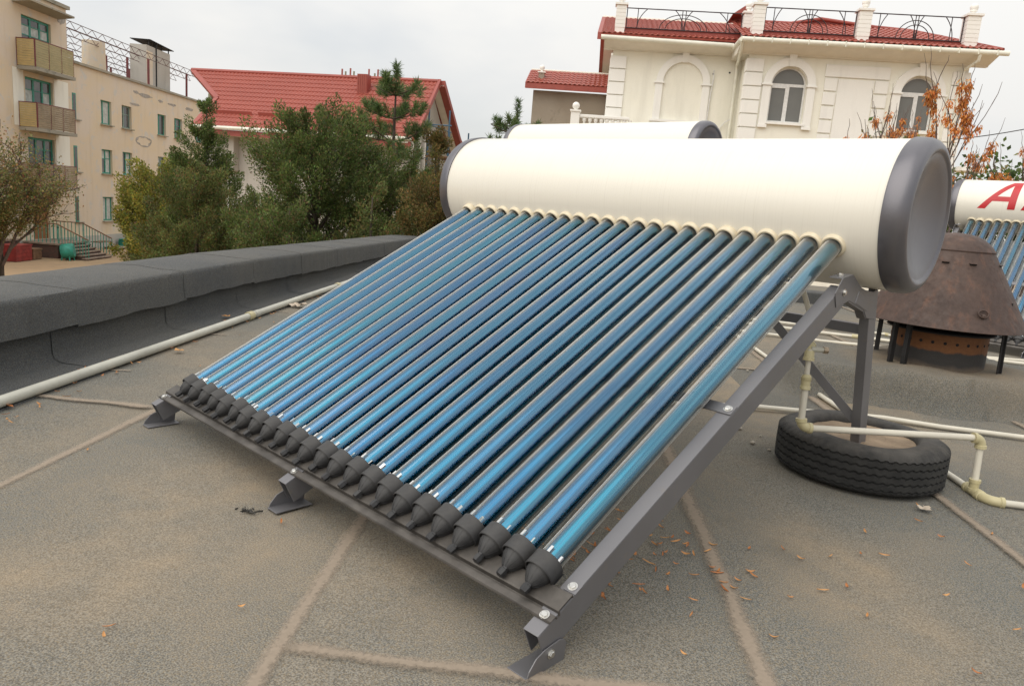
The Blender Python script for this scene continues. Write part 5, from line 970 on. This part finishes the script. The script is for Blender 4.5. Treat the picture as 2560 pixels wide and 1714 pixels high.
for i in range(9): MB().lathe([(3.55, 0.07), (3.62, 0.07), (3.66, 0.045), (3.78, 0.085), (3.95, 0.05), (4.12, 0.04), (4.16, 0.07), (4.20, 0.07), (4.265, 0.075)], (-7.25 + i * 0.21, -0.5, 0), (0, 0, 1), 12).build('baluster', 'white_trim', br_, 50)
MB().box(-7.8, -5.4, -0.75, 1.3, 3.35, 3.55).build('terrace_slab', 'white_trim', C); MB().box(-7.6, -5.6, -0.5, 1.2, YARD, 3.35).build('terrace_wall', 'cream_plaster', C)
MB().box(6.2, 7.1, -0.5, 0.6, 3.35, 3.50).build('side_canopy', 'white_trim', C)

# ================================================================== vegetation
def unit(v): return v / np.maximum(np.linalg.norm(v, axis=-1, keepdims=True), 1e-9)
def rnd(n): return unit(RNG.normal(size=(n, 3)))
def kites(P, D, L, W, cols):
    # one kite-shaped leaf per row: P base, D direction, L length, W half width
    n = len(P); side = unit(np.cross(D, rnd(n))); L = np.broadcast_to(L, n)[:, None]; W = np.broadcast_to(W, n)[:, None]
    V = np.stack([P, P + D * L * 0.45 + side * W, P + D * L, P + D * L * 0.45 - side * W], 1).reshape(-1, 3)
    F = np.arange(4 * n).reshape(n, 4); C_ = np.repeat(np.concatenate([cols, np.ones((n, 1))], 1), 4, 0); return V, F, C_
def palette(n, pal, wts, jit=0.25):
    pal = np.array(pal); k = RNG.choice(len(pal), n, p=np.array(wts) / sum(wts)); return np.clip(pal[k] * (1 + jit * RNG.normal(size=(n, 1))) * (1 + 0.08 * RNG.normal(size=(n, 3))), 0.004, 1)
def crown_obj(parts, mat, parent, name='crown'):
    V = np.concatenate([q[0] for q in parts]); off = np.cumsum([0] + [len(q[0]) for q in parts[:-1]]); F = np.concatenate([q[1] + o_ for q, o_ in zip(parts, off)]); C_ = np.concatenate([q[2] for q in parts])
    return link(name, np_mesh(name, V, F, None, C_), mat, parent)
GREENS = [(0.118, 0.165, 0.046), (0.150, 0.190, 0.054), (0.088, 0.128, 0.040), (0.17, 0.15, 0.065), (0.19, 0.125, 0.062)]
def juniper(name, label, base, H, prof, nclump, per, pal, wts, lean=(0, 0), clump_r=0.34, leafL=0.11, leafW=0.020, cat='tree', group=None, droop=0.0, limbs=True, gap=0.0):
    """prof: list of (height fraction, radius). Foliage sprays grow on limb ends through the crown's volume."""
    root = thing(name, label, cat, base, random.uniform(0, 6.28) * 0, group)
    hs, rs = zip(*prof); tb = MB(); tip = Vector((lean[0], lean[1], H * 0.97))
    tb.tube([(0, 0, -0.1), tip * 0.3 + Vector((0.05, 0.02, 0)), tip * 0.6, tip], [0.13 * H / 6, 0.10 * H / 6, 0.06 * H / 6, 0.012], 8)
    parts = []; k = 0
    while k < nclump:
        f_ = RNG.uniform(hs[0], hs[-1]); r = np.interp(f_, hs, rs)
        if RNG.uniform(0, max(rs)) > r + 0.06 * max(rs): continue
        a = RNG.uniform(0, 2 * PI); rr = r * math.sqrt(RNG.uniform(0.05, 1.0)) * (1 + 0.22 * mnoise.noise((a * 1.5, f_ * 7, H)))
        if gap and mnoise.noise((math.cos(a) * 2.2 + base[0], math.sin(a) * 2.2, f_ * 9)) > 0.55 - gap: k += 1; continue
        ax = np.array(tip) * f_; c = np.array([ax[0] + rr * math.cos(a), ax[1] + rr * math.sin(a), f_ * H - droop * rr]); n = int(per * 2.8 * RNG.uniform(0.6, 1.3)); cr = clump_r * RNG.uniform(0.6, 1.25) * (0.55 + 0.45 * min(1, r / max(rs) * 1.6))
        outd = unit(np.array([math.cos(a), math.sin(a), 0.75 - droop])[None])[0]
        if limbs and k % 3 == 0: 
            s0 = Vector(tip) * max(0.05, f_ - 0.16 * rr / max(r, .2) - 0.03); tb.tube([s0, (s0 + Vector(c)) * 0.5 + Vector((0, 0, -0.05)), Vector(c)], [0.028, 0.018, 0.007], 5)
        plume = unit((outd + np.array([0, 0, 0.55]) + rnd(1)[0] * 0.35)[None])[0]; q = rnd(n) * (RNG.uniform(0, 1, (n, 1)) ** 0.5) * cr * 0.72; al_ = (q @ plume)[:, None]; q = q + plume * al_ * 1.15 - q * np.clip(al_ / cr, 0, 1) * 0.45; P = c + q; D = unit(q / cr * 0.5 + plume * 0.75 + rnd(n) * 0.75)
        tone = RNG.uniform(0.72, 1.28); parts.append(kites(P, D, leafL * 0.50 * RNG.uniform(0.6, 1.3, n), leafW * 0.68 * RNG.uniform(0.7, 1.3, n), palette(n, pal, wts) * tone)); k += 1
    crown_obj(parts, 'foliage', root); tb.build('trunk', 'bark', root, 60); return root
GZ = YARD
juniper('juniper_tree', 'big broad dark juniper with a bare trunk showing, in front of the red roof', (-10.95, 6.50, GZ), 5.85, [(0.30, 1.2), (0.45, 1.55), (0.62, 1.50), (0.76, 1.35), (0.87, 1.12), (0.95, 0.90), (1.0, 0.60)], 270, 190, GREENS, (4, 4, 4, 1.2, 0.8), (0.1, 0.0), 0.33, 0.115, 0.017, group='junipers beyond the parapet', gap=0.08)
juniper('juniper_tree', 'tall ragged juniper with a thin spire left of the big juniper', (-15.75, 6.35, GZ), 6.2, [(0.25, 1.25), (0.45, 1.10), (0.60, 0.82), (0.72, 0.62), (0.82, 0.50), (0.90, 0.26), (1.0, 0.05)], 165, 170, GREENS, (4, 3, 5, 0.6, 0.4), (0.25, 0.1), 0.30, 0.12, 0.018, group='junipers beyond the parapet', gap=0.18)
juniper('juniper_tree', 'dense juniper at the foot of the pine right of the big juniper', (-10.75, 8.15, GZ), 5.45, [(0.2, 1.2), (0.5, 1.3), (0.75, 1.1), (0.9, 0.7), (1.0, 0.25)], 170, 180, GREENS, (4, 4, 3, 1.5, 1), (0, 0), 0.32, 0.115, 0.017, group='junipers beyond the parapet')
juniper('thuja_tree', 'narrow brownish thuja beside the left end of the near tank', (-8.45, 7.45, GZ), 5.5, [(0.2, 0.78), (0.5, 0.74), (0.75, 0.58), (0.9, 0.36), (1.0, 0.1)], 130, 190, [(0.133, 0.123, 0.039), (0.189, 0.137, 0.048), (0.238, 0.147, 0.059), (0.098, 0.109, 0.036)], (3, 3, 2, 2), (0, 0), 0.26, 0.10, 0.016, group='thujas beyond the parapet')
juniper('thuja_tree', 'rusty green thuja low behind the parapet below the thin spire', (-13.3, 5.25, GZ), 4.6, [(0.3, 0.9), (0.55, 1.20), (0.8, 1.0), (0.93, 0.6), (1.0, 0.2)], 165, 180, [(0.135, 0.165, 0.050), (0.165, 0.150, 0.050), (0.20, 0.135, 0.055), (0.100, 0.135, 0.042)], (4, 3, 1.5, 3), (0, 0), 0.30, 0.10, 0.017, group='thujas beyond the parapet')
juniper('thuja_tree', 'low green thuja at the parapet below the big juniper', (-9.85, 5.35, GZ), 4.15, [(0.2, 1.2), (0.6, 1.1), (0.85, 0.7), (1.0, 0.2)], 100, 170, GREENS, (3, 4, 3, 2, 1.5), (0, 0), 0.30, 0.10, 0.016, group='thujas beyond the parapet')
juniper('thuja_tree', 'shaded thuja filling the gap between big juniper and narrow thuja', (-9.2, 6.6, GZ), 4.5, [(0.2, 1.1), (0.6, 1.0), (0.85, 0.7), (1.0, 0.2)], 100, 170, [(0.125, 0.155, 0.048), (0.155, 0.145, 0.050), (0.19, 0.13, 0.055), (0.095, 0.13, 0.040)], (4, 3, 1.5, 3), (0, 0), 0.30, 0.10, 0.016, group='thujas beyond the parapet')
juniper('thuja_tree', 'dark thuja behind the spire juniper against the house wall', (-18.5, 9.2, GZ), 4.3, [(0.15, 1.3), (0.5, 1.2), (0.8, 0.8), (1.0, 0.2)], 90, 150, GREENS, (3, 4, 3, 1.0, 0.5), (0, 0), 0.34, 0.13, 0.022, group='thujas beyond the parapet')

# ---- branching broad-leaved trees
def grow(tb, segs, p_, d, L, r, depth, spread, up, tips, nseg=3):
    pts = [p_]; rad = [r]; cur, dr_ = p_.copy(), d.copy()
    for i in range(nseg):
        dr_ = (dr_ + Vector((random.gauss(0, 1), random.gauss(0, 1), random.gauss(0, 0.6))) * 0.13 + Vector((0, 0, up * 0.1))).normalized(); cur = cur + dr_ * L / nseg; pts.append(cur.copy()); rad.append(max(0.0035, r * (1 - 0.42 * (i + 1) / nseg)))
    tb.tube(pts, rad, 5 if depth < 2 else 4, False)
    for i in range(1, len(pts)): segs.append((pts[i - 1], pts[i], depth))
    if depth == 0: tips.append((cur, dr_)); return
    for k in range(random.choice((2, 3, 3)) if depth > 1 else 3):
        f_ = random.uniform(0.45, 1.0); j = min(nseg - 1, int(f_ * nseg)); q = pts[j].lerp(pts[j + 1], f_ * nseg - j) if k else cur
        ax = Vector((random.gauss(0, 1), random.gauss(0, 1), random.gauss(0, 0.5))).normalized(); nd = (dr_ + ax * spread + Vector((0, 0, up * 0.3))).normalized(); grow(tb, segs, q, nd, L * random.uniform(0.62, 0.85), max(0.004, r * 0.58 * (1 if k else 1.1)), depth - 1, spread, up, tips, nseg)
def leafy(name, label, base, trunkL, L, r, depth, spread, up, nleaf, leafL, leafW, pal, wts, starts=1, cat='tree', group=None, mat='foliage', droop=-0.25, sd=1, clump=0.12, lean=(0, 0)):
    random.seed(sd); root = thing(name, label, cat, base, 0, group); tb = MB(); segs, tips = [], []
    for k in range(starts):
        a = 2 * PI * k / starts + random.random(); d = Vector((math.cos(a) * 0.35 * (starts > 1) + lean[0], math.sin(a) * 0.35 * (starts > 1) + lean[1], 1)).normalized(); tb.tube([Vector((0, 0, -0.1)), d * trunkL * 0.5, d * trunkL], [r * 1.3, r * 1.1, r], 7, False); grow(tb, segs, d * trunkL, d, L, r, depth, spread, up, tips)
    fine = [s_ for s_ in segs if s_[2] <= 1]; idx = RNG.integers(0, len(fine), nleaf); A_ = np.array([fine[i][0] for i in idx]); B_ = np.array([fine[i][1] for i in idx]); t_ = RNG.uniform(0, 1, (nleaf, 1)); P = A_ + (B_ - A_) * t_ + RNG.normal(size=(nleaf, 3)) * clump
    D = unit(rnd(nleaf) + np.array([0, 0, droop])); zr = P[:, 2:3]; lo, hi = zr.min(), zr.max()
    crown_obj([kites(P, D, leafL * RNG.uniform(0.6, 1.25, nleaf), leafW * RNG.uniform(0.7, 1.2, nleaf), palette(nleaf, pal, wts))], mat, root); tb.build('trunk', 'twig_bark', root, 60); return root, tips, fine
BRN = [(0.20, 0.20, 0.068), (0.29, 0.23, 0.088), (0.32, 0.19, 0.080), (0.15, 0.18, 0.060), (0.30, 0.13, 0.065)]
leafy('broadleaf_tree', 'thinning brown green broadleaf tree in front of the balconies', (-27.9, 4.4, GZ), 0.7, 1.75, 0.08, 4, 0.66, 0.35, 9000, 0.095, 0.026, BRN, (4, 3, 2, 4, 0.6), 5, sd=11, clump=0.16, lean=(0.26, 0.24))
leafy('broadleaf_tree', 'leaning brown green broadleaf tree at the left picture edge', (-27.6, 2.4, GZ), 0.7, 1.65, 0.08, 4, 0.66, 0.35, 9000, 0.095, 0.026, BRN, (4, 3, 2, 4, 0.6), 5, sd=23, clump=0.16, lean=(0.22, 0.20))
juniper('leafy_shrub', 'loose olive shrub under the thinning tree before the porch', (-27.6, 4.9, GZ), 4.2, [(0.55, 0.9), (0.65, 1.5), (0.85, 1.4), (1.0, 0.8)], 75, 110, BRN, (4, 3, 1.5, 4, 0.5), (0, 0), 0.42, 0.12, 0.030, 'shrub', 'shrubs in the yard', gap=0.12)
juniper('leafy_shrub', 'loose olive shrub at the left picture edge', (-26.6, 3.9, GZ), 3.9, [(0.55, 0.9), (0.65, 1.4), (0.85, 1.3), (1.0, 0.8)], 60, 110, BRN, (4, 3, 1.5, 4, 0.5), (0, 0), 0.42, 0.12, 0.030, 'shrub', 'shrubs in the yard', gap=0.12)
YEL = [(0.24, 0.245, 0.050), (0.32, 0.28, 0.056), (0.155, 0.18, 0.042), (0.38, 0.28, 0.063)]
juniper('broadleaf_tree', 'yellow green broadleaf tree left of the tall ragged juniper', (-19.2, 6.85, GZ), 4.75, [(0.40, 0.6), (0.50, 1.05), (0.65, 1.30), (0.82, 1.05), (0.94, 0.65), (1.0, 0.3)], 165, 130, YEL, (4, 3, 3, 1), (0.2, 0.1), 0.34, 0.12, 0.032, gap=0.16)
leafy('broadleaf_tree', 'green leafy tree behind the bare orange ash twigs', (-1.75, 15.2, GZ), 2.6, 1.45, 0.10, 4, 0.6, 0.35, 12000, 0.10, 0.032, [(0.105, 0.161, 0.042), (0.147, 0.189, 0.050), (0.077, 0.119, 0.034), (0.224, 0.182, 0.063)], (4, 3, 3, 1), 4, sd=41, clump=0.13)
leafy('broadleaf_tree', 'dull green tree at the right edge above the lettered heater', (0.7, 14.2, GZ), 2.4, 1.35, 0.10, 4, 0.6, 0.35, 11000, 0.10, 0.032, [(0.105, 0.147, 0.042), (0.154, 0.175, 0.050), (0.077, 0.112, 0.034), (0.252, 0.168, 0.063)], (4, 3, 3, 1.5), 4, sd=47, clump=0.13)
# ash saplings with hanging seed bunches
def ash(label, base, trunkL, L, r, sd, starts, nb, lean=(0, 0), spread=0.42):
    random.seed(sd); root = thing('ash_tree', label, 'tree', base, 0, 'ash trees with orange seed bunches'); tb = MB(); segs, tips = [], []
    for k in range(starts):
        a = 2 * PI * k / max(1, starts) + random.random(); d = Vector((math.cos(a) * 0.30 + lean[0], math.sin(a) * 0.30 + lean[1], 1)).normalized(); tb.tube([Vector((0, 0, -0.1)), d * trunkL * 0.5 + Vector((0.03, 0, 0)), d * trunkL], [r * 1.3, r * 1.1, r], 6, False); grow(tb, segs, d * trunkL, d, L, r, 3, spread, 0.55, tips)
    for t_, d in tips:                                           # long bare end shoots
        e = t_ + (d + Vector((0, 0, 0.5))).normalized() * random.uniform(0.10, 0.30); tb.tube([t_, (t_ + e) / 2 + Vector((0.01, 0.01, 0)), e], [0.0045, 0.0035, 0.002], 4, False)
    hi = sorted([s_ for s_ in segs if s_[2] <= 1], key=lambda s_: -s_[1].z)[: int(len(segs) * 0.6)]; parts = []
    for k in range(nb):
        s_ = random.choice(hi); c = np.array(s_[0].lerp(s_[1], random.random())); n = int(random.uniform(26, 60)); rr = random.uniform(0.05, 0.085)
        q = rnd(n) * (RNG.uniform(0, 1, (n, 1)) ** 0.6) * rr * np.array([0.8, 0.8, 1.25]); P = c + q + np.array([0, 0, -rr * 0.5]); D = unit(q / rr * 0.5 + rnd(n) * 0.35 + np.array([0, 0, -1.0]))
        parts.append(kites(P, D, 0.048 * RNG.uniform(0.7, 1.2, n), 0.0075, palette(n, [(0.700, 0.287, 0.077), (0.560, 0.203, 0.056), (0.812, 0.378, 0.119), (0.420, 0.147, 0.049)], (4, 3, 2, 1.5), 0.2) * random.uniform(0.8, 1.15)))
    crown_obj(parts, 'dry_leaf', root, 'seed_bunches'); tb.build('trunk', 'twig_bark', root, 60)
ash('tall bare ash hung with orange seeds right of the near tank', (-1.15, 10.2, GZ), 4.05, 1.10, 0.026, 63, 3, 140)
ash('bare ash with orange seeds in front of the right villa window', (-2.0, 9.3, GZ), 3.80, 0.85, 0.022, 71, 4, 110)
ash('bare ash with sparse orange seeds at the right picture edge', (-0.45, 10.9, GZ), 3.65, 0.95, 0.026, 83, 4, 170)
# ---- pines
def pine(label, base, H, whorls, rmax, n_br, f0=0.35, sd=3, tuft=0.16, scale=1.0):
    random.seed(sd); root = thing('pine_tree', label, 'tree', base, 0, 'pines beyond the roof'); tb = MB(); parts = []
    tb.tube([(0, 0, -0.1), (0.04, 0, H * 0.5), (0, 0.03, H)], [0.11, 0.07, 0.015], 8)
    for w_ in range(whorls):
        f_ = f0 + (1 - f0) * w_ / whorls; z = f_ * H; R_ = rmax * (1 - f_) ** 0.75 / (1 - f0) ** 0.75 + 0.12; a0 = random.random() * 6
        for k in range(n_br):
            a = a0 + 2 * PI * k / n_br + random.gauss(0, 0.2); L = R_ * random.uniform(0.65, 1.1); p0 = Vector((0, 0, z)); e = Vector((math.cos(a) * L, math.sin(a) * L, z + L * random.uniform(0.15, 0.42))); m = (p0 + e) / 2 + Vector((0, 0, -0.05 * L)); tb.tube([p0, m, e], [0.02, 0.014, 0.006], 5, False)
            for g in range(4 if L > 0.5 else 2):
                t_ = 0.45 + 0.55 * g / 3 if L > 0.5 else 0.6 + 0.4 * g; c0 = p0 * (1 - t_) ** 2 + m * 2 * t_ * (1 - t_) + e * t_ ** 2; sdv = Vector((random.gauss(0, 1), random.gauss(0, 1), 0.3)) * 0.13 * scale * (g < 3); c = np.array(c0 + sdv); dd = np.array((e - m).normalized()) * 0.6 + np.array([0, 0, 0.75])
                if sdv.length > 0.05: tb.tube([c0, c0 + sdv], [0.006, 0.004], 4, False)
                n = 150; sh = RNG.uniform(-0.5, 0.5, (n, 1)) * tuft * 1.5; ddn = unit(dd[None])[0]; P = c + ddn * sh; D = unit(rnd(n) + ddn * 0.9); parts.append(kites(P, D, tuft * RNG.uniform(0.55, 1.1, n), 0.0060 * scale, palette(n, [(0.115, 0.18, 0.062), (0.155, 0.215, 0.078), (0.080, 0.130, 0.048), (0.21, 0.215, 0.085)], (4, 3, 3, 1), 0.2) * random.uniform(0.8, 1.2)))
    c = np.array([0, 0.03, H]); n = 260; parts.append(kites(c + np.array([0, 0, 1]) * RNG.uniform(-0.25, 0.15, (n, 1)), unit(rnd(n) + np.array([0, 0, 0.8])), tuft * RNG.uniform(0.6, 1.1, n), 0.006 * scale, palette(n, [(0.084, 0.140, 0.049), (0.119, 0.175, 0.063)], (1, 1))))
    crown_obj(parts, 'needles', root); tb.build('trunk', 'bark', root, 60)
pine('young pine standing above the junipers against the red roof', (-14.3, 10.85, GZ), 7.55, 7, 2.35, 5, 0.45, 9, 0.22, 1.35)
pine('small pine top showing left of the rear tank', (-7.45, 8.3, GZ), 6.05, 6, 1.1, 5, 0.6, 21, 0.13, 1.0)
random.seed(99)
# overhead wire behind the ash trees
wr = thing('overhead_wire', 'thin dark overhead wire crossing the sky right of the villa', 'wire', (0, 0, 0)); MB().tube([(-4.4 + 4.5 * t_, 24.05 + 4.85 * t_, 3.86 + 2.1 * t_ - 0.9 * t_ * (1 - t_)) for t_ in np.linspace(0, 1, 14)], 0.014, 5).build('wire', 'black_iron', wr, 60)
# ================================================================== yard in front of the apartment block (frame of the block; -y is away from its wall)
AM = Matrix.Translation((AO[0], AO[1], 0)) @ Matrix.Rotation(AR, 4, 'Z')
def yard(name, label, cat, x, y, rz=0.0, group=None):
    q = AM @ Vector((x, y, YARD)); return thing(name, label, cat, q, AR + rz, group)
G0 = YARD
pc = yard('entrance_porch', 'dark brick entrance porch with concrete steps and green railings', 'porch', -6.0, 0)
MB().box(-1.2, 1.2, -1.75, -0.07, 0, 0.66).build('porch_base', 'brick_dark', pc); MB().box(-1.28, 1.28, -1.82, -0.065, 0.66, 0.74).build('porch_slab', 'step_concrete', pc)
for k in range(5):
    MB().box(-1.1, 1.05, -2.05 - 0.27 * k, -1.83 - 0.0 * k, 0, 0.60 - 0.125 * k - 0.05).build('step_riser', 'brick_dark', pc) if k == 0 else MB().box(-1.1, 1.05, -2.05 - 0.27 * k, -2.052 - 0.27 * (k - 1), 0, 0.55 - 0.125 * k).build('step_riser', 'brick_dark', pc)
    MB().box(-1.13, 1.08, -2.09 - 0.27 * k, -1.79 - 0.27 * k, 0.551 - 0.125 * k, 0.60 - 0.125 * k).build('step_tread', 'step_concrete', pc)
for x in (-1.08, 1.04):
    r_ = MB(); r_.bar((x, -1.75, 1.65), (x, -3.2, 1.0), 0.05, 0.05); r_.bar((x, -0.1, 1.68), (x, -1.75, 1.68), 0.05, 0.05); rl = r_.build('handrail', 'brown_wood', pc)
    for k in range(11): y = -1.75 - 1.45 * k / 10; MB().box(x - 0.012, x + 0.012, y - 0.012, y + 0.012, max(0.02, 0.62 - 0.5 * k / 10), 1.65 - 0.65 * k / 10).build('baluster', 'teal_paint', rl)
    for k in range(9): y = -0.15 - 1.55 * k / 8; MB().box(x - 0.012, x + 0.012, y - 0.012, y + 0.012, 0.74, 1.66).build('baluster', 'teal_paint', rl)

def crate(x, y, sx, sy, sz, mat, name, label, cat, rz=0.0, lid=True):
    c = yard(name, label, cat, x, y, rz); MB().box(-sx / 2, sx / 2, -sy / 2, sy / 2, 0.02, sz).build('box_body', mat, c)
    for k in range(4): MB().box(-sx / 2 - 0.012, sx / 2 + 0.012, -sy / 2 - 0.014, -sy / 2, 0.03 + sz * k / 4, sz * (k + 1) / 4 - 0.005).build('board', mat, c)
    for k in range(4): MB().box(-sx / 2 - 0.014, -sx / 2, -sy / 2, sy / 2, 0.03 + sz * k / 4, sz * (k + 1) / 4 - 0.005).build('board', mat, c)
    if lid: MB().box(-sx / 2 - 0.04, sx / 2 + 0.04, -sy / 2 - 0.04, sy / 2 + 0.04, sz, sz + 0.05).build('lid', mat, c)
crate(-9.25, -1.05, 1.1, 0.75, 0.72, 'red_box_paint', 'storage_box', 'dark red painted storage box in the yard by the porch', 'box')
crate(-8.25, -1.15, 0.6, 0.5, 0.48, 'brown_wood', 'wooden_crate', 'small brown wooden crate beside the red storage box', 'crate')
wc = yard('water_butt', 'bright green painted tub on legs in front of the porch steps', 'tub', -7.55, -2.45)
MB().lathe([(-0.28, 0.0), (-0.28, 0.30), (-0.24, 0.34), (0.0, 0.36), (0.24, 0.34), (0.28, 0.30), (0.28, 0.0)], (0, 0, 0.46), (0.35, -1, 0.15), 20).build('tub_body', 'teal_paint', wc, 40)
for (x, y) in ((-0.2, -0.2), (0.2, -0.2), (-0.2, 0.2), (0.2, 0.2)): MB().bar((x, y, 0.0), (x * 0.8, y * 0.8, 0.3), 0.05, 0.05).build('leg', 'teal_paint', wc)
bn = yard('garden_bench', 'low green bench against the block wall', 'bench', 1.9, -0.45); MB().box(-0.7, 0.7, -0.2, 0.2, 0.42, 0.47).build('seat', 'teal_paint', bn)
for x in (-0.6, 0.6): MB().box(x - 0.05, x + 0.05, -0.18, 0.18, 0, 0.42).build('leg', 'teal_paint', bn)
MB().box(-0.7, 0.7, 0.18, 0.22, 0.05, 0.40).build('back_board', 'teal_paint', bn)
tbn = yard('work_table', 'narrow metal trestle table beside the porch steps', 'table', -4.3, -2.3); MB().box(-0.6, 0.6, -0.25, 0.25, 0.72, 0.76).build('table_top', 'brown_wood', tbn)
for x in (-0.5, 0.5):
    for y in (-0.2, 0.2): MB().bar((x * 1.15, y * 1.2, 0), (x, y, 0.72), 0.03, 0.03).build('leg', 'black_iron', tbn)
plt = yard('pallet', 'pale flat pallet lying on the ground below the green bench', 'pallet', -0.2, -0.9)
for k in range(5): MB().box(-0.6, 0.6, -0.45 + 0.19 * k, -0.31 + 0.19 * k, 0.10, 0.125).build('plank', 'slab_concrete', plt)
for x in (-0.5, 0, 0.5): MB().box(x - 0.05, x + 0.05, -0.45, 0.45, 0, 0.10).build('bearer', 'brown_wood', plt)
fs = yard('corrugated_fence', 'leaning pale corrugated sheet fence left of the thuja trees', 'fence', -4.6, -3.9, 0)
n = 60; rows = [[(-0.2 + 7.5 * i / n, -1.2 * i / n + 0.05 * math.sin(i * 1.7), z * (1 - 0.25 * i / n)) for i in range(n + 1)] for z in (0.0, 0.7, 1.5)]
rows = [[(0.25 * (k % 2) * 0.4 + 0.35 * k * 0 + u * 2.2, -u * 2.9 + 0.035 * math.sin(z * 36), z) for u in np.linspace(0, 1, 6)] for k, z in enumerate(np.linspace(0, 1.75, 48))]
rows = [[(q[0] - 0.0, q[1] + 0.16 * q[2], q[2]) for q in r] for r in rows]
MB().grid(rows).build('corrugated_sheet', 'corrugated_white', fs, 60); MB().box(-0.08, 0.02, -0.05, 0.05, 0, 1.85).build('fence_post', 'black_iron', fs)
wf = yard('yard_wall', 'low reddish boundary wall behind the red storage box', 'wall', -9.0, -0.35); MB().box(-6.0, 0.9, -0.12, 0.12, 0, 0.85).build('wall_body', 'brick_dark', wf); MB().box(-6.0, 0.95, -0.16, 0.16, 0.85, 0.92).build('wall_cap', 'step_concrete', wf)
